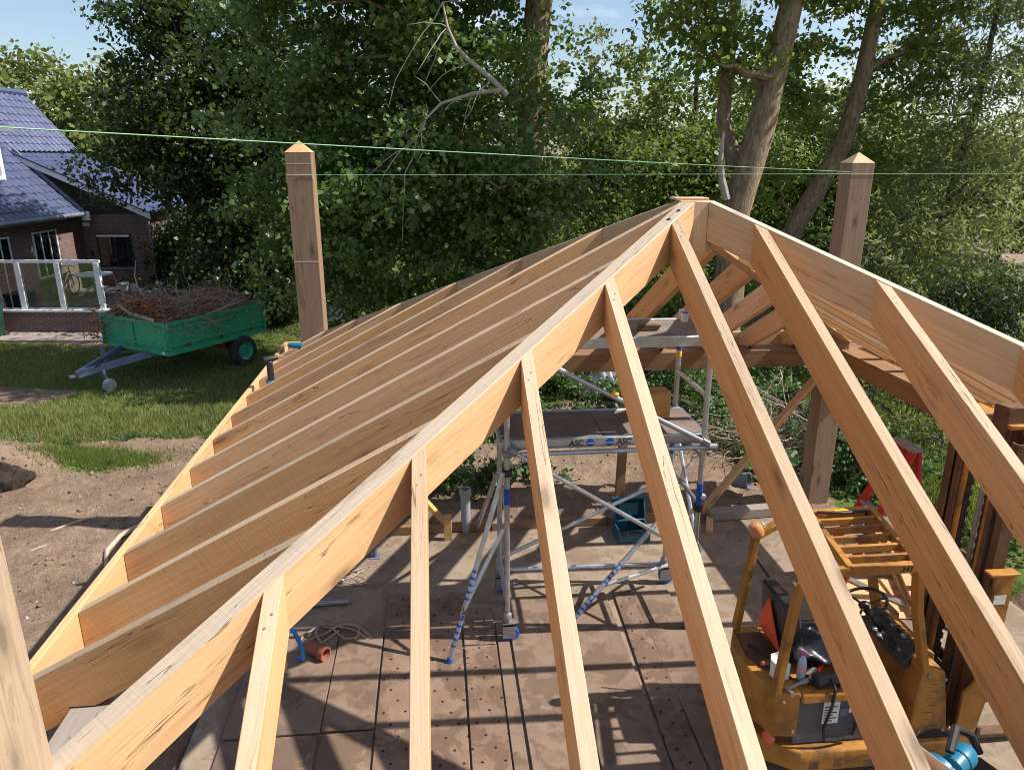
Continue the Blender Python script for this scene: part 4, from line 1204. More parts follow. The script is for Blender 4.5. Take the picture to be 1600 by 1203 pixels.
# beacon
bc = MB().lathe([(.055, 0), (.058, .03), (.052, .09), (.03, .12), (.0, .125)], K(4.51, 3.56, 1.73), (-.45, -.2, .8), 16).build('beacon', M['orange_lamp'], fk)
MB().tube([K(4.55 + .04 * math.cos(a), 3.58 + .05 * math.sin(a * 1.3), 1.75 + .05 * math.sin(a)) for a in [k * .5 for k in range(26)]], .006, 5).build('wire', M['steel'], bc)
# dashboard, pillars
MB().prism([(5.52, .32), (5.86, .32), (5.74, .92), (5.56, .98)], .20, K(0, 2.84, 0)).build('near_pillar', M['yellow'], fk, .012)
MB().prism([(5.62, .32), (5.90, .32), (5.82, .95), (5.66, 1.0)], .16, K(0, 3.54, 0)).build('far_pillar', M['yellow'], fk, .012)
MB().prism([(5.64, .32), (5.80, .32), (5.78, .94), (5.66, 1.0)], .54, K(0, 3.20, 0)).build('cowl', M['yellow'], fk, .01)
d_ = MB().prism([(5.47, .88), (5.53, .84), (5.655, .985), (5.61, 1.03)], .60, K(0, 3.19, 0)).build('dashboard', M['dash'], fk, .006)
for k in range(14):
    y = 2.92 + (k % 7) * .075; q = k // 7
    c = Vector((5.52 + q * .07, y, .945 + q * .07))
    MB().box(K(*c), (.022, .026 + .02 * (k % 3 == 0), .016), Matrix.Rotation(-.75, 3, 'Y')).build('switch', [M['black'], M['steel'], M['black'], M['dash'], M['greypvc']][k % 5], d_)
for y, x in ((3.12, 5.45), (3.20, 5.46), (3.04, 5.45)):
    MB().tube([K(x + .06, y, .90), K(x - .03, y, 1.0)], .006, 6).lathe([(.0, -.018), (.018, -.008), (.018, .008), (.0, .018)], K(x - .035, y, 1.005), n=8).build('lever', M['paper'] if y > 3.1 else M['black'], d_)
sw = MB()
cW = Vector((5.33, 3.26, 1.22)); axw = Vector((-.35, 0, .94)).normalized(); aw = Vector((0, 1, 0)); bw = axw.cross(aw)
sw.tube([K(*(cW + (aw * math.cos(k * math.pi / 14) + bw * math.sin(k * math.pi / 14)) * .175)) for k in range(29)], .0135, 8, False)
sw = sw.build('steering_wheel', M['black'], fk)
for a in (.3, 2.4, 4.5): MB().tube([K(*(cW - axw * .03)), K(*(cW + (aw * math.cos(a) + bw * math.sin(a)) * .17))], .01, 6).build('spoke', M['black'], sw)
MB().lathe([(.04, -.05), (.045, -.02), (.02, .0)], K(*cW), axw, 12).build('hub', M['black'], sw)
MB().tube([K(*(cW - axw * .05)), K(5.56, 3.27, .92)], .03, 8).build('column', M['black'], sw)
MB().lathe([(.0, .05), (.022, .04), (.025, .0), (.012, -.01)], K(*(cW + (aw * math.cos(.3) + bw * math.sin(.3)) * .17)), axw, 8).build('spinner_knob', M['black'], sw)
# seat
se = MB().lohi(K(4.72, 3.02, .80), K(5.18, 3.46, .96)).build('seat', M['vinyl'], fk, .03)
m = MB().prism([(4.60, .84), (4.78, .86), (4.68, 1.36), (4.55, 1.36)], .44, K(0, 3.28, 0)); m.build('seat_back', M['vinyl'], fk, .025)
tri = MB().prism([(-.20, 0), (.20, 0), (.0, .36)], .012, K(4.563, 3.30, .93), (0, -1, 0), Vector((-.02, 0, .30)).normalized()).build('warning_triangle', M['redtri'], fk)
for y in (3.5, 3.55): MB().tube([K(4.75, y, .95), K(4.62, y + .42, 1.20)], .008, 5)
for y in (3.44, 3.52): MB().tube([K(4.95, y, .86), K(4.80, y + .12, 1.1), K(4.58, y + .22, 1.42)], .009, 6).build('control_rod', M['black'], fk)
MB().lohi(K(5.22, 2.90, .32), K(5.50, 3.5, .34)).build('foot_plate', M['rust'], fk)
MB().prism([(5.52, .34), (5.66, .34), (5.66, .86), (5.60, .86)], .5, K(0, 3.2, 0)).build('pedal_bulkhead', M['yellow'], fk)
for y in (3.0, 3.15, 3.3): MB().box(K(5.47, y, .46), (.05, .09, .015), Matrix.Rotation(.7, 3, 'Y')).build('pedal', M['steel'], fk)
# wheels
for x, y, r in ((5.74, 2.80, .2), (5.74, 3.57, .2), (4.62, 3.2, .17)):
    w = MB().lathe([(.1, -.07), (r - .02, -.07), (r, -.05), (r, .05), (r - .02, .07), (.1, .07)], K(x, y, r), (0, 1, 0), 18).build('wheel', M['rubber'], fk)
# mast
def K4(x, y0, y1, z0_, z1_, dx): return MB().lohi(K(x - dx, y0, z0_), K(x + dx, y1, z1_))
for y0, y1 in ((2.92, 2.99), (3.55, 3.62)):
    m = K4(6.14, y0, y0 + .02 if y0 < 3.2 else y1, .04, 2.72, .075) if False else MB()
    out = y0 if y0 < 3.2 else y1 - .018
    m.lohi(K(6.10, out, .04), K(6.20, out + .018, 2.70)); m.lohi(K(6.10, y0 + .0181, .04) if y0 < 3.2 else K(6.10, y0, .04), K(6.115, y1 if y0 < 3.2 else y1 - .0181, 2.70)); m.lohi(K(6.185, y0 + .0181, .04) if y0 < 3.2 else K(6.185, y0, .04), K(6.20, y1 if y0 < 3.2 else y1 - .0181, 2.70))
    m.build('outer_mast_rail', M['rust'], fk)
for y in (3.055, 3.475):
    m = MB().lohi(K(6.10, y - .03, .10), K(6.115, y + .03, 2.78)).lohi(K(6.1151, y - .008, .10), K(6.2, y + .008, 2.78)).lohi(K(6.2001, y - .03, .10), K(6.215, y + .03, 2.78))
    m.build('inner_mast_rail', M['rust'], fk)
for z in (2.66, 1.45, .35): MB().lohi(K(6.225, 2.92, z), K(6.26, 3.62, z + .11)).build('mast_crosspiece', M['yellow'] if z > 2 else M['rust'], fk, .006)
MB().lohi(K(6.08, 3.0, 2.785), K(6.24, 3.53, 2.82)).build('mast_head', M['yellow'], fk, .006)
MB().prism([(-.09, -.06), (.09, -.06), (.12, .06), (-.12, .06)], .3, K(6.16, 3.1, 2.80), (1, 0, 0), (0, 1, 0)).build('head_bracket', M['rust'], fk, .01)
for y in (3.17, 3.36):
    c = MB()
    for k in range(52): c.box(K(6.15 + (.006 if k % 2 else -.006), y, .25 + k * .048), (.022, .02 + .012 * (k % 2), .052))
    o = c.build('lift_chain', M['black'], fk); o['kind'] = 'stuff'
for y in (3.12, 3.42): MB().lohi(K(6.12, y - .015, .2), K(6.15, y + .015, 2.6)).build('chain_guide', M['yellow'], fk)
MB().tube([K(6.19, 3.27, .15), K(6.19, 3.27, 2.55)], .024, 10).build('lift_cylinder', M['steel'], fk)
MB().tube([K(6.19, 3.27, .15), K(6.19, 3.27, 1.2)], .04, 10).build('cylinder_sleeve', M['rust'], fk)
MB().prism([(6.02, .06), (6.18, .06), (6.24, .55), (6.24, 1.68), (6.08, 1.68), (6.10, .70), (6.02, .60)], .03, K(0, 2.86, 0)).build('side_plate', M['yellow'], fk, .006)
MB().lohi(K(6.02, 2.82, 1.675), K(6.26, 2.91, 1.695)).build('top_bracket', M['yellow'], fk, .005)
MB().lohi(K(6.10, 2.8435, 1.42), K(6.20, 2.8445, 1.50)).build('paper_label', M['paper'], fk)
for y in (2.98, 3.5): MB().lohi(K(6.28, y - .05, .06), K(7.25, y + .05, .095)).build('fork', M['rust'], fk, .004)
MB().lohi(K(6.265, 2.9, .1), K(6.30, 3.64, .2)).lohi(K(6.265, 2.9, .45), K(6.30, 3.64, .55)).build('fork_carriage', M['rust'], fk, .004)

# things lying on the forklift (each its own)
t = thing('water_bottle', (4.66, 2.90, .823), 'clear plastic water bottle with a pink cap on the forklift', 'bottle')
M['bottle'] = plain('blue_tinted_plastic', (0.35, 0.45, 0.62), 0.15, 0, 0.1, 9, spec=.6)
MB().lathe([(.03, 0), (.034, .02), (.034, .14), (.025, .18), (.013, .205), (.013, .215)], n=14).build('body', M['bottle'], t)
MB().lathe([(.0345, .07), (.0345, .13)], n=14).build('wrapper', plain('pink_wrapper', (0.65, 0.35, 0.4), .4), t)
MB().lathe([(.016, .215), (.016, .24), (.0, .24)], n=10).build('cap', plain('pink_cap', (0.75, 0.06, 0.35), .4), t)
t = thing('white_box', (4.50, 2.93, .823), 'white cardboard box beside the rear forklift leg', 'box', rz=.25)
MB().lohi((-.055, -.05, 0), (.055, .05, .14)).build('carton', M['white'], t, .003); MB().prism([(-.055, .141), (.055, .141), (.04, .2), (-.06, .19)], .003, (0, .05, 0)).build('flap', M['white'], t)
t = thing('tape_measure', (4.73, 2.86, .803), 'yellow and black tape measure on the forklift lid', 'tape measure')
MB().lathe([(.0, .015), (.034, .017), (.036, .05), (.0, .052)], n=14).build('case', M['black'], t); MB().lathe([(.0, .0521), (.024, .0522), (.024, .056), (.0, .056)], n=12).build('sticker', M['yellowband'], t)
t = thing('hammer', (4.55, 2.80, .835), 'hammer with a grey rubber grip lying on the forklift lid', 'hammer', rz=.3)
MB().tube([(-.06, 0, 0), (.08, .01, .0), (.12, .01, 0), (.26, .02, .005)], [.012, .012, .02, .018], 8).build('handle', M['greypvc'], t)
MB().tube([(-.07, -.07, 0), (-.06, 0, .0), (-.07, .06, -.01)], [.02, .016, .008], 8).build('head', M['steel'], t)
t = thing('portable_speaker', (4.86, 2.80, .803), 'black cylindrical speaker with a hanging strap on the battery lid', 'speaker', rz=.12)
MB().lathe([(.04, -.13), (.058, -.12), (.058, .12), (.04, .13)], (0, .03, .058), (1, 0, 0), 18).build('body', M['vinyl'], t)
MB().lathe([(.0, .1301), (.038, .1301), (.038, .136), (.0, .136)], (0, .03, .058), (-1, 0, 0), 14).build('end_cap', M['black'], t)
m = MB(); pts = [(-.02, -.02, .10), (-.02, -.075, .04), (-.03, -.078, -.1), (-.08, -.08, -.3), (-.06, -.082, -.41), (.05, -.082, -.43), (.19, -.08, -.41), (.22, -.08, -.3), (.2, -.078, -.05), (.16, -.02, .10)]
for i in range(len(pts) - 1): m.bar(pts[i], pts[i + 1], .006 if 0 < i < 8 else .03, .03, (0, 1, 0)) if False else m.tube([pts[i], pts[i + 1]], .012, 5)
m.build('strap', M['black'], t)
t = thing('dark_jacket', (4.86, 3.06, .803), 'crumpled dark navy jacket thrown over the forklift seat', 'jacket')
V_, F_ = grid(-.22, .34, -.1, .34, .02, lambda x, y: .20 - .9 * np.clip(y * 0 + (-.02 - y), 0, .2) - .5 * np.clip(x - .2, 0, 1) + .03 * np.sin(x * 22 + 3 * np.sin(y * 14)) + .022 * np.sin(y * 27 + x * 9))
o = link_mesh('cloth', np_mesh('cloth', V_, F_, M['vinyl'], True), t); sm = o.modifiers.new('thick', 'SOLIDIFY'); sm.thickness = .008
tag(MB().tube([(0, 0, .012), (.1, -.16, .012), (.16, -.25, .012)], .012, 6).build('pry_bar', M['black'], loc=(4.42, 3.33, .823)), 'thin black bar lying across the brown forklift deck', 'bar')
tag(MB().lohi((-.06, -.03, 0), (.06, .03, .035)).build('sanding_block', M['terracotta'], None, .015, loc=(4.47, 3.08, .8225)), 'rounded brown block lying on the brown forklift deck', 'block')
t = thing('cordless_grinder', (4.78, 2.96, .803), 'small black and red cordless tool among the clutter on the forklift', 'tool', rz=.6)
MB().tube([(-.1, 0, .03), (.08, 0, .035)], [.03, .025], 8).build('body', M['black'], t); MB().lohi((.05, -.035, 0), (.13, .035, .05)).build('battery', M['red'], t, .006)
for k, (x, y, a) in enumerate(((4.92, 2.95, .2), (4.98, 2.90, -.1), (5.06, 2.96, .35))):
    tag(MB().lohi((-.12, -.012, 0), (.12, .012, .012)).build('wood_strip', M['pine'], loc=(x, y, .803 + .004 * k)), ('pale wooden strip nearest the bottle on the forklift lid', 'middle one of three wood strips on the forklift lid', 'wood strip nearest the dashboard on the forklift lid')[k], 'wood strip', 'strips on the forklift').rotation_euler = (0, 0, a)

# ------------------------------------------------------------------ red step ladder
lad = thing('step_ladder', (6.75, 5.2, 0), 'red fibreglass step ladder standing open behind the forklift', 'step ladder')
LO = Vector((6.75, 5.2, 0))
def Q(*p): return Vector(p) - LO
tn, tf = Vector((6.86, 5.06, 1.74)), Vector((6.91, 5.33, 1.74))
bn, bf = Vector((6.30, 5.15, .02)), Vector((6.30, 5.64, .02))
rn, rf = Vector((7.12, 4.95, .02)), Vector((7.20, 5.45, .02))
for a_, b_ in ((tn, bn), (tf, bf), (tn + Vector((.05, 0, 0)), rn), (tf + Vector((.05, 0, 0)), rf)):
    MB().bar(Q(*a_), Q(*b_), .04, .10, (0, 1, 0)).build('rail', M['red'], lad, .006)
MB().lohi(Q(6.82, 5.02, 1.735), Q(6.95, 5.37, 1.78)).build('top_cap', M['grey_wood'], lad, .01)
for k in range(1, 7):
    t_ = 1 - k / 7
    a_, b_ = bn.lerp(tn, k / 7), bf.lerp(tf, k / 7)
    MB().bar(Q(*(a_ + Vector((0, .02, 0)))), Q(*(b_ - Vector((0, .02, 0)))), .09, .028, (0, 0, 1)).build('step', M['alu'], lad, .003)
for k in (1, 3, 5):
    a_, b_ = rn.lerp(tn, k / 7), rf.lerp(tf, k / 7)
    MB().bar(Q(*a_), Q(*b_), .025, .025).build('cross_bar', M['alu'], lad)
# timber and aluminium profiles stacked beyond the forklift
for k, (a_, b_, w_, h_, mt, lab) in enumerate((((6.9, 4.6, .05), (7.5, 6.3, .05), .12, .07, 'pine', 'softwood beam at the bottom of the stack behind the ladder'), ((7.05, 4.6, .05), (7.65, 6.3, .05), .12, .07, 'pine', 'softwood beam at the right of the stack behind the ladder'), ((6.97, 4.7, .122), (7.55, 6.2, .122), .14, .05, 'pine', 'softwood board on top of the stack behind the ladder'))):
    tag(beam('timber_beam', a_, b_, w_, h_, M[mt]), lab, 'timber', 'timbers stacked by the ladder')
tag(beam('aluminium_profile', (6.35, 5.75, .03), (7.2, 4.35, .03), .06, .05, M['alu']), 'long silver aluminium profile on the ground beside the ladder', 'profile')
tag(beam('plywood_sheet', (6.35, 5.05, .012), (7.3, 4.95, .012), .75, .018, M['pine']), 'plywood sheet lying on the ground under the step ladder', 'plywood')

# ------------------------------------------------------------------ hand tools on the roof
t = thing('impact_driver', (.32, 6.80, 2.56), 'blue and black cordless impact driver resting on rafters near the far left post', 'drill', rz=math.pi * .97)
MB().lathe([(.012, -.02), (.022, 0), (.032, .03), (.034, .10), (.028, .14), (.0, .145)], (.1, 0, .06), (-1, 0, 0), 12).build('body', M['toolblue'], t)
MB().tube([(.14, 0, .06), (.20, 0, .06)], .007, 6).build('bit', M['steel'], t)
MB().bar((-.02, 0, .05), (-.06, 0, -.10), .035, .05, (0, 1, 0)).build('grip', M['black'], t, .008)
MB().lohi((-.12, -.035, -.15), (.0, .035, -.10)).build('battery', M['black'], t, .008)
t = thing('cordless_drill', (.20, 5.86, 2.44), 'dark cordless drill with a bright blue battery standing among the left rafter feet', 'drill', rz=.4)
MB().bar((0, 0, .05), (0, .0, .26), .06, .07, (0, 1, 0)).build('grip', M['black'], t, .012)
MB().tube([(-.05, 0, .27), (.05, 0, .28), (.09, 0, .285)], [.032, .032, .018], 10).build('body', M['black'], t)
MB().tube([(.09, 0, .285), (.15, 0, .29)], .006, 6).build('bit', M['steel'], t)
MB().lohi((-.05, -.04, -.06), (.07, .04, .055)).build('battery', M['toolblue'], t, .01)
t = thing('circular_saw', (3.92, .40, 2.29), 'blue circular saw with silver base plate lying at the bottom right on the near beam', 'circular saw', rz=.35)
MB().lohi((-.16, -.012, .0), (-.145, .012, .26)).lohi((-.1449, -.03, .02), (-.135, .16, .24)).build('base_plate', M['alu'], t, .003)
MB().lathe([(.0, -.03), (.06, -.028), (.075, -.01), (.075, .02), (.055, .035), (.0, .036)], (-.08, .10, .12), (1, .1, .05), 20).build('blade_guard', M['toolblue'], t)
MB().lathe([(.03, -.0), (.045, .01), (.045, .06), (.05, .065), (.05, .11), (.04, .13), (.0, .132)], (-.03, .08, .14), (1, .15, .1), 16).build('motor', M['toolblue'], t)
MB().tube([(-.02, .10, .20), (.06, .14, .25), (.14, .12, .20), (.15, .08, .14)], [.017, .018, .017, .015], 8).build('grip', M['black'], t)
MB().lathe([(.0, 0), (.085, .001), (.085, .004), (.0, .005)], (-.12, .10, .13), (-1, -.1, 0), 24).build('blade', M['steel'], t)
MB().lohi((.10, .0, .02), (.19, .10, .10)).build('battery', M['black'], t, .01)

# ------------------------------------------------------------------ small things on the slab
t = thing('drain_pipe', (2.22, 7.06, 0), 'grey plastic drain pipe standing upright at the slab edge', 'pipe')
MB().lathe([(.062, 0), (.062, .5), (.075, .505), (.078, .53), (.068, .54), (.078, .56), (.075, .60), (.055, .60), (.055, .05)], n=18).build('pipe', M['greypvc'], t)
t = thing('grey_bucket', (6.22, 7.72, .1), 'grey bucket lying on its side on the soil by the brace', 'bucket', rz=.5)
MB().lathe([(.10, 0), (.105, .005), (.125, .22), (.132, .225), (.132, .24), (.12, .24), (.10, .02), (.0, .02)], (-.02, .12, .10), (.35, -.9, .15), 20, False).build('pail', M['tub'], t)
MB().tube([(.04 + .13 * math.cos(a), -.1, .12 + .13 * math.sin(a)) for a in [k * .25 for k in range(14)]], .004, 5).build('handle', M['steel'], t)
t = thing('clay_pipe', (.66, 4.62, .03), 'short reddish clay pipe piece lying on the slab at the left', 'clay pipe', rz=-.6)
MB().lathe([(.055, -.11), (.055, .05), (.072, .055), (.072, .12), (.058, .12), (.045, .05), (.045, -.11)], (0, 0, .06), (1, 0, 0), 16, False).build('pipe', M['terracotta'], t)
t = thing('rope', (.78, 4.95, .02), 'tangled brown rope lying on the slab beside the clay pipe', 'rope')
MB().tube([(.42 * math.sin(k * .33) * (1 - k / 60), .14 * math.cos(k * .61) + .02 * (k % 3), .012 + .01 * (k % 2)) for k in range(40)], .013, 5).build('strand', M['twig'], t)
t = thing('blue_hose', (.50, 4.25, 0), 'bright blue hose standing in a loop by the timber prop', 'hose')
MB().tube([(-.02, .35, .02), (.05, .25, .1), (.06, .15, .34), (.02, .1, .52), (-.1, .06, .55)], .022, 8).build('tube', M['hose'], t)
t = thing('adjustable_prop', (.40, 4.22, 0), 'squared timber prop on a steel screw foot under the left beam', 'prop')
MB().lohi((-.055, -.055, .20), (.055, .055, 2.03)).build('timber', M['oak'], t, .004)
MB().tube([(0, 0, .01), (0, 0, .2)], .016, 8).lohi((-.08, -.08, 0), (.08, .08, .012)).build('screw_foot', M['steel'], t)
t = thing('steel_prop', (1.08, 6.50, 0), 'blue grey tubular prop on the slab behind the hip rafter', 'prop')
MB().tube([(0, 0, .01), (0, 0, .75)], .032, 10).lohi((-.06, -.06, 0), (.06, .06, .01)).build('tube', M['bluepaint'], t)
tag(beam('aluminium_straightedge', (.30, 5.50, .035), (.86, 5.52, .035), .05, .035, M['alu']), 'short silver aluminium bar on the slab under the left rafters', 'bar')
tag(MB().lohi((-.05, -.04, 0), (.05, .04, .34)).build('wood_stub', M['pine'], None, .004, loc=(1.98, 6.84, 0)), 'short squared timber stub standing on the slab at the brace foot', 'wood stub')
t = thing('string_tangle', (.62, 6.05, .01), 'tangle of pale cord and wire on the slab by the steel prop', 'cord')
m = MB(); 
for q in range(4):
    m.tube([(.3 * math.sin(k * .5 + q) + .05 * q, .18 * math.cos(k * .37 + q * 2), .012 + .006 * ((k + q) % 2)) for k in range(22)], .005, 4)
m.build('strands', M['twig_pale'], t)
tag(MB().lohi((-.05, -.03, 0), (.05, .03, .05)).build('steel_clamp', M['alu'], None, .01, loc=(.72, 5.95, .012)), 'small shiny steel clamp beside the tangled cord', 'clamp')
# soil side: clod for the shaded hollow, roots, sticks
M['root'] = plain('shade_dark_root_soil', (0.028, 0.018, 0.013), 0.95, 0, .4, 9)  # near-black so the clod reads as the shaded hollow below the heap
t = thing('shaded_hollow_clod', (-4.75, 9.12, -.08), 'dark rooty clod standing in for the shaded hollow under the soil heap at the left edge', 'soil clod')
nu, nv = 26, 16
vs = []; fs = []
for j in range(nv + 1):
    for i in range(nu):
        a = 2 * math.pi * i / nu; p = math.pi * j / nv
        r = 1 + .16 * math.sin(5 * a + 3 * p) * math.sin(4 * p) + random.gauss(0, .07)
        vs.append((.52 * r * math.sin(p) * math.cos(a), .30 * r * math.sin(p) * math.sin(a), .10 + .34 * r * math.cos(p)))
for j in range(nv):
    for i in range(nu): fs.append((j * nu + i, j * nu + (i + 1) % nu, (j + 1) * nu + (i + 1) % nu, (j + 1) * nu + i))
MB().add(vs, fs, True).build('clod', M['root'], t)
m = twigs(260, lambda u, v, w: (.5 * math.sin(u * 6.28) * math.sin(v * 3.14), .3 * math.cos(u * 6.28) * math.sin(v * 3.14), .1 + .32 * math.cos(v * 3.14)), (.08, .28), .007, None, '', .6, .6); o = m.build('roots', M['root'], t); o['kind'] = 'stuff'
tag(MB().tube([(-2.10, 6.55, .03), (-2.22, 6.9, .05), (-2.20, 7.25, .06), (-2.0, 7.6, .07), (-1.85, 7.95, .16), (-1.95, 8.05, .3)], [.02, .03, .032, .035, .03, .018], 7).build('pale_branch', M['twig_pale']), 'bare pale branch lying along the shaded edge of the soil', 'branch')
for p0, p1, r, lab in (((-3.25, 7.45, .03), (-2.85, 7.85, .04), .012, 'straw coloured stick lying alone on the bare soil'), ((-3.2, 7.0, .03), (-2.98, 7.2, .03), .011, 'short stick nearest the near left post on the soil')):
    tag(MB().tube([p0, [(a + b) / 2 + .01 for a, b in zip(p0, p1)], p1], r, 5).build('stick', M['twig_pale']), lab, 'stick', 'sticks on the soil')
# clods and small stones
def pebbles(n, region, smin, smax, name, mat):
    Vs = []; Fs = []; k = 0
    base = np.array([(1, 0, 0), (-1, 0, 0), (0, 1, 0), (0, -1, 0), (0, 0, 1), (0, 0, -1)], float)
    fc = np.array([(0, 2, 4), (2, 1, 4), (1, 3, 4), (3, 0, 4), (2, 0, 5), (1, 2, 5), (3, 1, 5), (0, 3, 5)])
    pts = region(n)
    for x, y in pts:
        s = smin + (smax - smin) * random.random() ** 6
        v = base * s * RNG.uniform(.6, 1.2, (6, 3)); v[:, 2] *= .7
        z = float(terrain(x, y))
        Vs.append(v + (x, y, z + s * .2)); Fs.append(fc + k); k += 6
    o = link_mesh(name, np_mesh(name, np.concatenate(Vs), np.concatenate(Fs), mat)); tag(o, kind='stuff'); return o
def reg_soil(n):
    out = []
    while len(out) < n:
        x = random.uniform(-8, 8.2); y = random.uniform(2, 13)
        if -.2 < x < 8.1 and y < 7.1: continue
        if soil_mask(np.array([x]), np.array([y]))[0] > .6: out.append((x, y))
    return out
M['clod'] = plain('soil_clods', (0.20, 0.14, 0.10), 0.95, 0, .3, 3)
pebbles(6000, reg_soil, .005, .045, 'soil_clods', M['clod'])
pebbles(350, reg_soil, .006, .035, 'loose_stones', plain('pale_stones', (0.42, 0.38, 0.33), .9, 0, .2, 3))
def reg_floor(n): return [(random.uniform(.1, 2.0), random.uniform(4.6, 6.9)) for _ in range(n)]
_t = terrain
terrain = lambda x, y: 0.004
pebbles(320, reg_floor, .004, .022, 'floor_debris', plain('wood_chips', (0.40, 0.28, 0.17), .9, 0, .3, 3))
terrain = _t

# ------------------------------------------------------------------ trees and plants
def bark(name, a, b_, scale=5):
    m, nt, b = new_mat(name)
    v = obj_coord(nt, (1, 1, .28))
    n = noise(nt, v, scale * 3, 7, .7, .6); n2 = noise(nt, v, scale * .5, 4)
    c = ramp(nt, n, [(.35, a), (.62, b_)])
    c = mixc(nt, math2(nt, 'MULTIPLY', ramp(nt, n2, [(.5, (0, 0, 0)), (.7, (1, 1, 1))]), .35), c, (0.15, 0.135, 0.06))
    nt.links.new(c, b.inputs['Base Color']); b.inputs['Roughness'].default_value = .95
    bump(nt, b, n, 1.0, .04)
    return m
M['bark'] = bark('furrowed_bark', (0.13, 0.088, 0.052), (0.36, 0.26, 0.165))
M['bark_dark'] = bark('dark_bark', (0.05, 0.04, 0.03), (0.14, 0.115, 0.085))
M['bark_bare'] = plain('debarked_wood', (0.38, 0.33, 0.28), .8, 0, .2, 4, (0.25, 0.2, 0.16), .5)
LM = {
 'poplar': leaf_mat('poplar_leaves', [(0.043, 0.0977, 0.02), (0.0943, 0.1758, 0.0365), (0.1481, 0.2443, 0.058), (0.2287, 0.26, 0.0994)], .42, .42, .5, (0.2, 0.28, 0.04)),
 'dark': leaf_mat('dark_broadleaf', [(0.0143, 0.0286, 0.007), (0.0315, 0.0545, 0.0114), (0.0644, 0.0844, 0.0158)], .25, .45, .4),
 'bright': leaf_mat('sunlit_leaves', [(0.0983, 0.1912, 0.0311), (0.1966, 0.26, 0.0484), (0.26, 0.26, 0.0778)], .5, .42, .5, (0.30, 0.38, 0.05)),
 'willow': leaf_mat('willow_leaves', [(0.126, 0.1858, 0.0504), (0.2359, 0.26, 0.093), (0.26, 0.26, 0.1648)], .5, .5, .25, (0.30, 0.34, 0.08)),
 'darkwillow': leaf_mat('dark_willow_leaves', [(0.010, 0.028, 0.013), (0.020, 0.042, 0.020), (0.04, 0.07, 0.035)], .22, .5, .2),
 'far': leaf_mat('far_leaves', [(0.0858, 0.1201, 0.0309), (0.1544, 0.1888, 0.0515), (0.2231, 0.2402, 0.0772)], .35, .6, .2, (0.25, 0.27, 0.05)),
 'mid': leaf_mat('hedge_leaves', [(0.0562, 0.1042, 0.022), (0.1148, 0.1739, 0.0378), (0.2171, 0.26, 0.0628)], .45, .5, .35, (0.2, 0.27, 0.04)),
 'weed': leaf_mat('nettle_leaves', [(0.0364, 0.0845, 0.0234), (0.065, 0.1365, 0.039), (0.1105, 0.182, 0.065)], .35, .45, .4),
 'grass': leaf_mat('grass_blades', [(0.075, 0.125, 0.028), (0.135, 0.185, 0.045), (0.23, 0.23, 0.08), (0.36, 0.3, 0.14)], .35, .6, .2, (0.20, 0.26, 0.04)),
 'lush': leaf_mat('long_grass_blades', [(0.075, 0.125, 0.025), (0.13, 0.18, 0.04), (0.21, 0.23, 0.08)], .45, .6, .2, (0.30, 0.38, 0.05)),
}
def crown(name, lobes, n_cl, per, size, mat, parent, loc, spread=.28, aspect=.75, droop=.2, shell=.5, flat=.75, up=.22):
    P, O, c = clumps(lobes, n_cl, per, spread, shell, flat)
    P = P - np.array(loc)
    ok = P[:, 2] + loc[2] > 0.05
    P, O = P[ok], O[ok]
    V_, F_ = leaves(P, size, aspect, up, droop, O)
    o = link_mesh(name, np_mesh(name, V_, F_, mat), parent)
    return o, c
def limb_to(m, a, b, r0, r1, wob=.25, n=6, sides=6):
    a, b = Vector(a), Vector(b); L_ = (b - a).length
    pts = []; off = Vector((0, 0, 0))
    for k in range(n + 1):
        t = k / n
        if 0 < k < n: off = off * .6 + Vector((random.gauss(0, 1), random.gauss(0, 1), random.gauss(0, .6))) * wob * L_ / n
        p = a.lerp(b, t) + (off if k < n else Vector((0, 0, 0))); p.z += .08 * L_ * math.sin(math.pi * t)
        pts.append(p)
    m.tube(pts, [r0 + (r1 - r0) * (k / n) for k in range(n + 1)], sides, False)
def tree(name, label, cat, base, trunk, lobes, n_cl, per, size, leafm, barkm='bark', group=None, limbs=14, **kw):
    """trunk: list of (point, radius)"""
    t = thing(name, base, label, cat, group)
    B = Vector(base)
    m = MB(); m.tube([Vector(p) - B for p, r in trunk], [r for p, r in trunk], 12, False)
    m.build('trunk', M[barkm], t)
    o, c = crown('crown', lobes, n_cl, per, size, LM[leafm], t, base, **kw)
    if limbs:
        m = MB(); pts = [Vector(p) for p, r in trunk]
        for k in range(limbs):
            e = Vector(c[random.randrange(len(c))])
            s = min(pts[1:], key=lambda q: (q - e).length + max(0, q.z - e.z) * 2)
            limb_to(m, s - B, e - B, random.uniform(.04, .08) * trunk[0][1] / .25, .012)
        m.build('limbs', M[barkm], t)['kind'] = 'stuff'
    return t

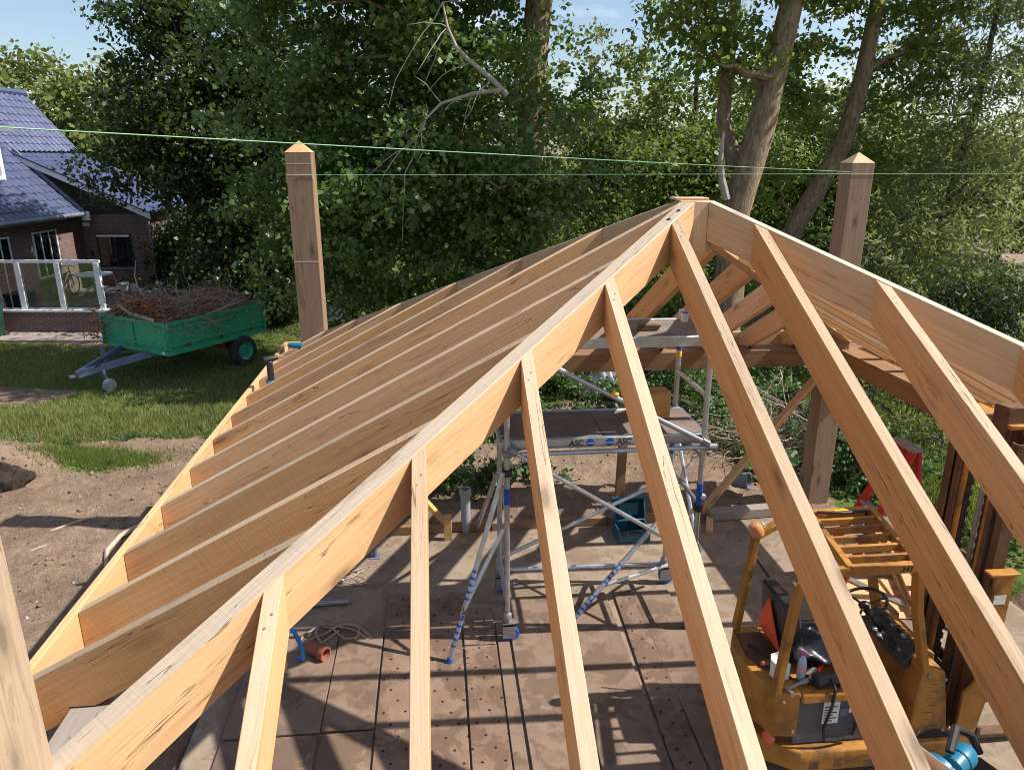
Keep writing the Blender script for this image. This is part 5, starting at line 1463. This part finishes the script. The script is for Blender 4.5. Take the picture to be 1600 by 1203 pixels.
# big poplar behind the roof
tree('poplar_tree', 'big dark poplar with heavy hanging foliage behind the far left slope', 'tree', (4.2, 15.9, -.2),
     [((4.2, 15.9, -.3), .42), ((4.15, 15.9, 3), .36), ((4.2, 15.85, 6.6), .31), ((4.4, 15.8, 9), .27), ((4.5, 15.8, 12), .2)],
     [(.4, 15.6, 7.6, 2.6, 2.2, 2.4), (2.4, 15.2, 8.0, 2.3, 2.0, 2.4), (-.6, 15.4, 4.6, 1.9, 1.9, 2.2), (1.2, 14.9, 4.0, 2.0, 1.7, 2.0), (2.6, 14.9, 4.6, 1.8, 1.6, 2.2), (3.6, 14.8, 3.2, 1.3, 1.3, 1.5), (1.8, 15.6, 10.8, 3.2, 2.4, 2.2), (4.6, 16.4, 10.4, 2.2, 2, 1.8), (4.9, 15.2, 4.9, .75, .8, 2.2), (-.2, 15.2, 2.6, 1.6, 1.4, 1.2)],
     3100, 24, .142, 'poplar', 'bark', limbs=26, spread=.26, droop=.5, shell=.35, aspect=.85)
LIMB1 = [(3.36, 12.6, 5.75), (3.05, 12.63, 6.05), (2.69, 12.67, 6.32), (2.42, 12.69, 6.58), (2.27, 12.71, 6.91), (2.19, 12.72, 7.32)]
LIMB2 = [(3.25, 12.51, 5.83), (2.7, 12.56, 5.77), (2.12, 12.62, 5.6), (1.82, 12.65, 5.33), (1.63, 12.67, 4.98)]
t = thing('bare_limb', (0, 0, 0), 'long pale dead branch arching through the poplar foliage', 'branch')
t.location = (3.2, 13.5, 6.05)
Bq = Vector((3.2, 13, 6.0))
m = MB()
m.tube([Vector(p) - Bq for p in LIMB1], [.055, .045, .038, .032, .026, .014], 7, False)
m.tube([Vector(p) - Bq for p in LIMB2], [.04, .034, .028, .022, .01], 7, False)
for k in range(14):
    a = Vector(random.choice(LIMB1[1:] + LIMB2[1:])) - Bq
    limb_to(m, a, a + Vector((random.gauss(-.5, .5), random.gauss(-.1, .2), random.gauss(-.5, .6))), .014, .005, .12, 5, 4)
m = m.build('limb', M['bark_bare'], t); m['kind'] = 'stuff'

# dark broadleaf left of it
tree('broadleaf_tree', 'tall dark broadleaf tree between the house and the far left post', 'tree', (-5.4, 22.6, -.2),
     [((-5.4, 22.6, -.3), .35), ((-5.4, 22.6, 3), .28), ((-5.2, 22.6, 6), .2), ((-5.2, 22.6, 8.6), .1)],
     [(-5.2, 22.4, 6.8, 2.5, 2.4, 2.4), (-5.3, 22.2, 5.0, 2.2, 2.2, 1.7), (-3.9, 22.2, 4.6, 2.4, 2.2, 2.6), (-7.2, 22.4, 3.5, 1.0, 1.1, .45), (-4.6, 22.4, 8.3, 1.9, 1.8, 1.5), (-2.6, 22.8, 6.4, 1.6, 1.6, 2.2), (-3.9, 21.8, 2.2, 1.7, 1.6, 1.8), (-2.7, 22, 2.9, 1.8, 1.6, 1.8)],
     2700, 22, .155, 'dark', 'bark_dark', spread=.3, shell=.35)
# leaning trunks right of the apex
tr1 = tree('leaning_tree', 'thick leaning trunk with ridged bark rising just right of the roof apex', 'tree', (7.9, 12.84, -.1),
     [((7.85, 12.9, -.2), .36), ((7.9, 12.84, 2), .31), ((7.9, 12.84, 3.66), .285), ((8.24, 12.8, 5.2), .27), ((8.36, 12.8, 5.9), .235), ((8.60, 12.77, 7.45), .21), ((8.9, 12.7, 10), .15)],
     [(7.0, 12.9, 8.0, 1.5, 1.3, 1.3), (8.2, 12.5, 9.6, 2.4, 2, 1.6), (6.9, 12.7, 6.9, .9, .9, .7), (9.6, 12.6, 8.2, .9, .9, 1.2), (7.5, 13.4, 6.6, 1.0, .8, .9), (6.6, 13.2, 9.0, 1.5, 1.2, 1.0)],
     820, 20, .14, 'bright', 'bark', limbs=14, spread=.24, droop=.4, shell=.3)
MB().tube([(-.28, -.18, 4.0), (-.40, -.18, 4.35), (-.46, -.16, 4.7), (-.44, -.15, 5.25)], [.085, .075, .062, .02], 8).build('broken_stub', M['bark_bare'], tr1)
MB().tube([(.05, .3, 4.6), (-.1, .8, 5.5), (-.02, 1.0, 6.6), (.1, 1.1, 8.4)], [.16, .15, .14, .1], 8).build('second_stem', M['bark'], tr1)
tree('leaning_tree', 'slimmer leaning trunk with ivy between the thick trunk and the far right post', 'tree', (9.0, 14.75, -.1),
     [((9.0, 14.75, -.2), .27), ((9.48, 14.68, 1.48), .25), ((10.1, 14.62, 3.24), .225), ((10.94, 14.54, 5.03), .205), ((11.15, 14.5, 6.4), .18), ((11.25, 14.5, 7.82), .15), ((11.4, 14.5, 10), .11)],
     [(10.0, 15.2, 5.8, .7, .6, 1.5), (12.3, 14.9, 7.0, 1.0, .9, 1.5), (10.2, 14.8, 8.0, 1.0, 1.0, 1.2), (11.6, 14.6, 9.8, 2, 1.6, 1.3), (12.0, 15.0, 4.8, .7, .6, 1.2), (9.6, 15.2, 4.1, .5, .5, .8)],
     760, 20, .135, 'bright', 'bark', limbs=10, spread=.22, droop=.4, shell=.25)
# willow on the right
tw_ = tree('willow_tree', 'silvery green willow with many thin limbs behind the far right post', 'tree', (13.2, 14.2, -.1),
     [((13.2, 14.2, -.2), .2), ((13.3, 14.1, 1.5), .16), ((13.2, 14.0, 3.4), .12), ((13.5, 14, 5.5), .08), ((13.6, 14, 8), .04)],
     [(11.4, 13.4, 2.6, 1.5, 1.3, 1.9), (12.6, 13.0, 2.2, 1.9, 1.5, 1.8), (13.0, 13.6, 5.0, 2.0, 1.6, 2.0), (14.8, 14.4, 7.4, 2.2, 1.8, 2.0), (12.8, 14.2, 8.0, 1.9, 1.6, 1.8), (13.6, 14.0, 3.6, 1.2, 1.2, 1.4), (11.0, 13.2, .9, 1.3, 1.2, 1.2), (16.2, 14.6, 6.0, 1.6, 1.3, 1.9), (15.6, 14, 8.6, 2.0, 1.5, 1.6), (13.6, 14.4, 9.6, 2.2, 1.5, 1.3), (13.6, 13, .9, 1.6, 1.2, 1.0)],
     1900, 24, .175, 'willow', 'bark_dark', limbs=30, spread=.26, aspect=.26, droop=.6, shell=.2)
tree('willow_bush', 'dark drooping willow bush in front of the field at the right edge', 'bush', (10.5, 8.9, -.1),
     [((10.5, 8.9, -.2), .07), ((10.4, 8.8, 1.2), .05), ((10.3, 8.7, 2.4), .025)],
     [(10.0, 8.6, 2.55, .85, .8, .65), (11.0, 8.9, 2.3, .9, .9, .9), (10.6, 8.9, 1.5, 1.0, .9, .8), (9.6, 8.8, 1.6, .6, .6, .6)],
     300, 24, .15, 'darkwillow', 'bark_dark', limbs=22, spread=.2, aspect=.2, droop=.7, shell=.15)
for k, (x, y, h_, lab) in enumerate(((9.0, 9.4, 1.7, 'thin willow sapling nearest the corner post on the bright meadow'), (9.9, 10.6, 1.8, 'taller thin willow sapling farther back on the bright meadow'), (9.3, 7.9, 1.3, 'low willow sapling behind the ladder on the meadow'), (10.4, 9.7, 1.6, 'rightmost thin willow sapling on the bright meadow'))):
    tree('willow_sapling', lab, 'sapling', (x, y, -.05), [((x, y, -.1), .02), ((x + .1, y, h_ * .5), .014), ((x, y + .1, h_), .006)],
         [(x, y, h_ * .65, .55, .55, h_ * .42)], 42, 13, .12, 'willow', 'bark_dark', 'saplings on the meadow', limbs=14, spread=.2, aspect=.24, droop=.5, shell=.1)

# trees standing further back
back = [
 (12.3, 28.5, 9.8, 3.2, 'mid', 'tall tree filling the sky between the two leaning trunks', .17),
 (8.6, 31, 9.6, 3.0, 'far', 'pale sunlit tree in the gap right of the poplar trunk', .17),
 (9.2, 20.9, 5.6, 2.0, 'mid', 'rounded dark green tree left of the leaning trunks', .15),
 (12.4, 21.5, 7.0, 2.3, 'mid', 'dark tree seen between the two leaning trunks', .15),
 (6.3, 19.6, 2.9, 1.7, 'mid', 'low leafy tree right behind the roof apex', .13),
 (15.6, 21.5, 7.4, 2.3, 'willow', 'grey green tree filling the background behind the willow', .16),
 (30.0, 33.0, 6.0, 2.6, 'willow', 'grey green bushy tree at the far right beside the ploughed field', .2),
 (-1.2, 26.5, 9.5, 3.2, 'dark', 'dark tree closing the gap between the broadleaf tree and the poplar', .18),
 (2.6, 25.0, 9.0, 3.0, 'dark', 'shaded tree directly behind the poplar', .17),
]
for (x, y, h_, r, lm, lab, sz) in back:
    tree('background_tree', lab, 'tree', (x, y, -.25), [((x, y, -.4), .2), ((x + .1, y, h_ * .4), .15), ((x, y + .1, h_ * .9), .06)],
         [(x, y, h_ * .68, r, r, h_ * .33), (x - r * .55, y - .3, h_ * .42, r * .7, r * .7, h_ * .3), (x + r * .5, y - .2, h_ * .38, r * .75, r * .7, h_ * .32), (x, y - .4, h_ * .22, r * .9, r * .7, h_ * .22)],
         760, 20, sz * 1.15, lm, 'bark_dark', 'trees standing in the background', limbs=8, spread=.33, shell=.3)
for (x, y, h_, r, lab) in ((-24, 47, 11, 5.2, 'pale yellow green tree behind the roof ridge of the house'), (-31, 44, 12.5, 5, 'tallest pale tree at the left edge above the house'), (-17.5, 49, 10.5, 4.6, 'yellow green tree between the house and the tall dark tree'), (-12, 52, 10, 4.8, 'far pale tree behind the tall dark broadleaf tree')):
    tree('far_tree', lab, 'tree', (x, y, -.5), [((x, y, -.5), .35), ((x, y, h_ * .5), .25), ((x, y, h_ * .9), .08)],
         [(x, y, h_ * .68, r, r, h_ * .32), (x - r * .6, y - .5, h_ * .45, r * .7, r * .7, h_ * .28), (x + r * .6, y - .4, h_ * .42, r * .7, r * .7, h_ * .3), (x, y - 1, h_ * .25, r, r * .7, h_ * .25)],
         560, 22, .34, 'far', 'bark_dark', 'far trees behind the house', limbs=6, spread=.6, shell=.4)
# hedge line and understory bushes
hed = [(-7.3, 27.1, 2.7, 1.1, 'dark bush growing against the right corner of the house'), (-5.6, 24.4, 1.2, .8, 'dark left end of the hedge behind the trailer'), (-4.7, 21.2, 1.5, 1.1, 'bush right behind the trailer load'), (-3.6, 21.2, 1.9, 1.7, 'bush behind the rear end of the trailer'), (-1.0, 23.2, 2.2, 1.8, 'bush behind the tubs'),
       (1.6, 20.2, 2.3, 1.9, 'bush under the poplar left of its trunk'), (4.0, 18.2, 2.6, 1.7, 'bush at the foot of the poplar trunk'), (5.4, 16.2, 1.9, 1.3, 'bush seen through the rafters left of the thick trunk'), (9.3, 16.6, 2.3, 1.6, 'bush at the foot of the slimmer leaning trunk'), (7.0, 15.0, 1.5, 1.2, 'low bush behind the upper platform')]
for (x, y, h_, r, lab) in hed:
    tree('hedge_bush', lab, 'bush', (x, y, -.2), [((x, y, -.3), .06), ((x, y, h_ * .8), .03)], [(x, y, h_ * .5, r, r * .8, h_ * .55), (x + r * .6, y, h_ * .4, r * .6, r * .6, h_ * .45), (x - r * .6, y, h_ * .42, r * .6, r * .6, h_ * .45)],
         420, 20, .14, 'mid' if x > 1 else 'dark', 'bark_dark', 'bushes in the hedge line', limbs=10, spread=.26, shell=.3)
# weeds on the bank behind the slab
P, O, c = clumps([(2.5, 8.1, .45, .75, .5, .5), (2.9, 8.6, .4, .6, .5, .5)], 75, 24, .10, .2)
t = thing('leafy_bush', (2.5, 8.1, 0), 'bright leafy bush behind the grey drain pipe', 'bush')
V_, F_ = leaves(P - np.array((2.5, 8.1, 0)), .105, .75, .6, .1, O); link_mesh('leaves', np_mesh('leaves', V_, F_, LM['weed']), t)
m = MB()
for k in range(16): limb_to(m, (random.gauss(0, .15), random.gauss(0, .1), 0), (random.gauss(.1, .4), random.gauss(.1, .3), random.uniform(.4, .85)), .01, .004, .2, 4, 4)
m.build('stems', M['bark_dark'], t)
weed_lobes = [(3.3, 11.0, .35, .9, .8, .35), (4.9, 11.2, .45, .9, .8, .5), (4.3, 12.9, .5, 1.4, .7, .5), (6.2, 11.6, .6, 1.0, .9, .6), (6.4, 9.9, .55, .8, .9, .6), (7.0, 8.9, .5, .6, .8, .55), (5.6, 9.4, .25, .6, .7, .3), (6.9, 11.2, .7, 1.1, .9, .7), (2.9, 12.4, .5, 1.0, .8, .5), (7.9, 8.4, .4, .7, .7, .45), (8.6, 6.9, .35, .7, .7, .4), (9.0, 5.9, .3, .6, .6, .4), (3.0, 10.0, .3, .3, .3, .2), (4.0, 9.0, .35, .25, .3, .12), (4.9, 8.6, .3, .3, .25, .15), (3.4, 8.2, .25, .3, .2, .12), (5.9, 8.3, .2, .4, .3, .2), (8.2, 7.9, .5, .6, .8, .5), (7.9, 10.2, .6, .9, .8, .65), (8.3, 12.2, .7, 1.2, .9, .75), (6.0, 13.3, .6, 1.3, .7, .6), (8.6, 9.0, .35, .5, .6, .4), (4.2, 10.3, .2, .5, .3, .2), (5.2, 10.2, .2, .4, .4, .2)]
P, O, c = clumps(weed_lobes, 980, 22, .11, .25)
P[:, 2] = np.maximum(P[:, 2], terrain(P[:, 0], P[:, 1]) + .02)
V_, F_ = leaves(P, .085, .7, .7, .1, O)
tag(link_mesh('nettle_patch', np_mesh('nettle_patch', V_, F_, LM['weed'])), kind='stuff')
# burdock with big leaves
t = thing('burdock_plant', (6.95, 8.3, 0), 'low plant with big round leaves left of the corner post', 'plant')
for k in range(9):
    a = k * .7 + random.random() * .4; r = random.uniform(.2, .4)
    m = MB(); n = 9; w = random.uniform(.13, .2)
    pts = [(0, 0, 0)] + [(w * 1.3 * (1 - math.cos(q / n * 2 * math.pi)) / 1.4, w * math.sin(q / n * 2 * math.pi), .04 * math.cos(q * 2.2)) for q in range(1, n)]
    m.add(pts, [(0, q, q + 1) for q in range(1, n - 1)])
    o = m.build('large_leaf', LM['weed'], t); o.location = (r * .4 * math.cos(a), r * .4 * math.sin(a), random.uniform(.2, .42)); o.rotation_euler = (random.gauss(0, .2), random.uniform(-.1, .5), a)
m = MB()
for k in range(9): limb_to(m, (0, 0, 0), (random.gauss(0, .14), random.gauss(0, .14), .3), .012, .008, .1, 3, 5)
m.build('stalks', LM['weed'], t)
# dry brush by the corner post
t = thing('dry_brush', (7.4, 9.4, 0), 'tangle of bare pale twigs behind the brace of the corner post', 'brush')
o = twigs(420, lambda u, v, w: ((u - .5) * 1.7, (v - .5) * 1.4, w * .5), (.6, 1.8), .008, None, '', .9, .3).build('twigs', M['twig_pale'], t); o['kind'] = 'stuff'
# grey tarp heap and log behind the scaffold
t = thing('covered_heap', (5.25, 12.6, .1), 'low heap under a dull grey cover behind the scaffold', 'heap')
V_, F_ = grid(-.5, .5, -.4, .4, .05, lambda x, y: .55 * np.clip(1 - (x / .5) ** 2, 0, 1) * np.clip(1 - (y / .4) ** 2, 0, 1) ** .6 + .02 * np.sin(x * 30 + y * 12) + .02 * np.sin(y * 34))
link_mesh('cover', np_mesh('cover', V_, F_, M['navy'], True), t)
MB().lohi((-.42, -.32, -.1), (.42, .32, .1)).build('core', M['rust'], t)
# far wood closing the horizon
lob = []
for k in range(46):
    a = -1.15 + 2.3 * k / 45
    r = 62 + 10 * math.sin(k * 1.7)
    x, y = 1.9 + r * math.sin(a), -1.6 + r * math.cos(a)
    h_ = 7.5 + 2.2 * math.sin(k * 2.3) + (1.5 if a < -.2 else 0) - (2.5 if a > .42 else 0)
    lob.append((x, y, h_ * .5, 3.6, 3.6, h_ * .5))
P, O, c = clumps(lob, 2600, 16, .8, .55)
V_, F_ = leaves(P, .5, .8, .5, .1, O)
tag(link_mesh('far_wood', np_mesh('far_wood', V_, F_, LM['far'])), kind='stuff')

# ------------------------------------------------------------------ grass
def blades(n, region, hmin, hmax, name, mat, w=.007):
    P = region(n); n = len(P)
    h_ = RNG.uniform(hmin, hmax, n); a = RNG.uniform(0, 2 * np.pi, n); lean = RNG.normal(0, .4, (n, 2))
    z = terrain(P[:, 0], P[:, 1])
    B0 = np.stack([P[:, 0] - np.cos(a) * w, P[:, 1] - np.sin(a) * w, z - .005], 1)
    B1 = np.stack([P[:, 0] + np.cos(a) * w, P[:, 1] + np.sin(a) * w, z - .005], 1)
    T = np.stack([P[:, 0] + lean[:, 0] * h_, P[:, 1] + lean[:, 1] * h_, z + h_], 1)
    V_ = np.stack([B0, B1, T], 1).reshape(-1, 3)
    F_ = np.arange(n * 3).reshape(-1, 3)
    return tag(link_mesh(name, np_mesh(name, V_, F_, mat)), kind='stuff')
def lawn(n):
    x = RNG.uniform(-13, 1.5, n * 2); y = 9.0 + 14 * RNG.uniform(0, 1, n * 2) ** 1.25
    s = soil_mask(x, y) + RNG.normal(0, .12, n * 2)
    keep = (s < .45) & ~((x > -.3) & (y < 7.2)); 
    return np.stack([x[keep], y[keep]], 1)[:n]
blades(120000, lawn, .03, .10, 'lawn_grass', LM['grass'], .008)
def tufts(n):
    c = np.stack([RNG.uniform(-7, .3, 500), RNG.uniform(10.6, 12.6, 500)], 1)
    k = RNG.integers(0, 500, n * 2); P = c[k] + RNG.normal(0, .06, (n * 2, 2))
    s = soil_mask(P[:, 0], P[:, 1]); return P[s < .5][:n]
blades(16000, tufts, .06, .20, 'grass_tufts', LM['grass'], .007)
def turf2(n):
    P = np.stack([RNG.normal(-3.5, .45, n), RNG.normal(9.9, .2, n)], 1); Q_ = np.stack([RNG.normal(-1.0, .4, n // 2), RNG.normal(9.8, .7, n // 2)], 1)
    return np.concatenate([P, Q_])
blades(6000, turf2, .04, .12, 'turf_patches', LM['lush'], .007)
def meadow(n):
    x = RNG.uniform(8.7, 16, n * 2); y = RNG.uniform(6.2, 13.5, n * 2)
    s = soil_mask(x, y); k = s < .5
    return np.stack([x[k], y[k]], 1)[:n]
blades(60000, meadow, .10, .38, 'meadow_grass', LM['lush'], .010)
def under(n):
    x = RNG.uniform(-1, 9, n); y = RNG.uniform(12.2, 16, n); return np.stack([x, y], 1)
blades(5000, under, .05, .18, 'bank_grass', LM['grass'], .007)

# ------------------------------------------------------------------ small marks and fittings
def under_part(parent, mesh_builder, name, mat, Mw, root_loc):
    """a sub-part placed by its position in the scene"""
    o = mesh_builder.build(name, mat, parent)
    o.matrix_basis = parent.matrix_basis.inverted() @ Matrix.Translation(-Vector(root_loc)) @ Mw
    return o
posts = sorted([c for c in roof.children if c.name.split('.')[0] == 'post'], key=lambda c: c.name)
hips = sorted([c for c in roof.children if c.name.split('.')[0] == 'hip_rafter'], key=lambda c: c.name)
M['chalk'] = plain('chalk_mark', (0.55, 0.48, 0.44), .9, bumpy=0)
for z, h_ in ((4.62, .006), (4.50, .012), (3.52, .010)):
    under_part(posts[1], MB().lohi((-.14, -.0012, -h_ / 2), (.14, .0006, h_ / 2)), 'chalk_line', M['chalk'], Matrix.Translation((IN, L - IN - PW / 2 - .0004, z)), RL)
for t_ in (3.60, 3.70):
    zz = 2.385 + .524 * t_
    R = Matrix(((1, 0, 0), (0, 1, 0), (0, 0, 1))).to_4x4()
    n_ = Vector((-.35, -.35, .94)).normalized()
    under_part(hips[0], MB().lathe([(.0, .0), (.014, .0), (.014, .0035), (.0, .0035)], (0, 0, 0), n_, 10), 'dowel_hole', M['ink'], Matrix.Translation((t_, t_ - .01, zz)), RL)
# screws where the jacks meet the hips
scr = MB().lathe([(.0, 0), (.006, 0), (.006, .003), (.0, .003)], n=8).mesh('screw', M['steel'])
for ch in [c for c in roof.children if c.name.startswith('jack_rafter')]:
    bb = [Vector(v) for v in ch.bound_box]; x1 = max(v.x for v in bb); z1 = max(v.z for v in bb)
    for q in (.10, .16):
        o = bpy.data.objects.new('screw', scr); COL.objects.link(o); o.parent = ch
        o.location = (x1 - q - .08, .008 if q > .12 else -.012, -.0008)
# forklift fittings
for x, y, z in ((5.60, 2.735, .90), (5.80, 2.735, .38), (5.60, 2.735, .38), (5.74, 2.735, .86), (4.46, 2.75, .74), (4.56, 2.75, .46)):
    MB().lathe([(.014, 0), (.014, .01), (.007, .014), (.0, .014)], K(x, y, z), (0, -1, 0), 6).build('bolt', M['steel'], fk)
for pts in ([(5.95, 2.95, .4), (6.0, 2.98, .9), (6.08, 3.0, 1.5), (6.10, 3.02, 2.2)], [(5.0, 3.56, 1.90), (5.2, 3.5, 1.915), (5.42, 3.54, 1.90), (5.47, 3.58, 1.6)]):
    MB().tube([K(*p) for p in pts], .011, 6).build('hose', M['black'], fk)
MB().lohi(K(5.14, 3.535, 1.895), K(5.26, 3.56, 1.915)).build('yellow_tag', M['yellowband'], fk)
for k in range(7):
    z = .42 + k * .065; w = random.uniform(.04, .12)
    MB().lohi(K(5.60 + random.uniform(0, .06), 2.7385, z), K(5.64 + w, 2.7402, z + .003)).build('scratch', M['ink'], fk)
for x in (4.7, 4.9, 5.15, 5.4, 5.65): MB().lohi(K(x, 2.6785, .15), K(x + random.uniform(.05, .14), 2.6802, .155 + random.uniform(0, .1))).build('scrape', M['rust'], fk)
# trailer hinges and rust edges
for x in (.5, 1.4, 2.3): MB().lohi((x - .06, -.045, z0 - .02), (x + .06, -.036, z0 + .04)).build('hinge', M['rust'], tr)
for x, zz, w in ((.5, .2, .10), (.8, .12, .05), (1.1, .3, .04), (1.9, .22, .07), (2.4, .15, .05)): MB().lohi((x, -.0012, z0 + zz), (x + w, .0006, z0 + zz + w * .7)).build('bare_patch', M['steel'], tr)
# fallen leaves on lawn, soil and slab
def litter(n, region, size, name, mat):
    P = region(n); z = terrain(P[:, 0], P[:, 1]) + .02
    on = (P[:, 0] > -.25) & (P[:, 0] < 8.15) & (P[:, 1] < 7.0); z[on] = .032
    V_, F_ = leaves(np.stack([P[:, 0], P[:, 1], z], 1), size, .6, 3.0, 0, None, .5)
    tag(link_mesh(name, np_mesh(name, V_, F_, mat)), kind='stuff')
litter(420, lambda n: np.stack([RNG.uniform(-11, 0, n), RNG.uniform(4, 20, n)], 1), .07, 'fallen_leaves', M['deadleaf'])
litter(160, lambda n: np.stack([RNG.uniform(.2, 7.8, n), RNG.uniform(1.5, 6.9, n)], 1), .03, 'leaf_scraps', M['deadleaf'])
# low weeds creeping into the bare soil
wl = []
while len(wl) < 70:
    x, y = random.uniform(-7.5, .0), random.uniform(8.6, 11.6)
    s_ = soil_mask(np.array([x]), np.array([y]))[0]
    if .25 < s_ < .97: wl.append((x, y, .04, random.uniform(.05, .16), random.uniform(.05, .12), .04))
P, O, c = clumps(wl, 200, 12, .05, .2)
P[:, 2] = np.maximum(P[:, 2], 0.02) + terrain(P[:, 0], P[:, 1])
V_, F_ = leaves(P, .05, .5, .8, .1, O)
tag(link_mesh('soil_weeds', np_mesh('soil_weeds', V_, F_, LM['weed'])), kind='stuff')
# sawdust and offcut shavings under the frame
litter_t = terrain
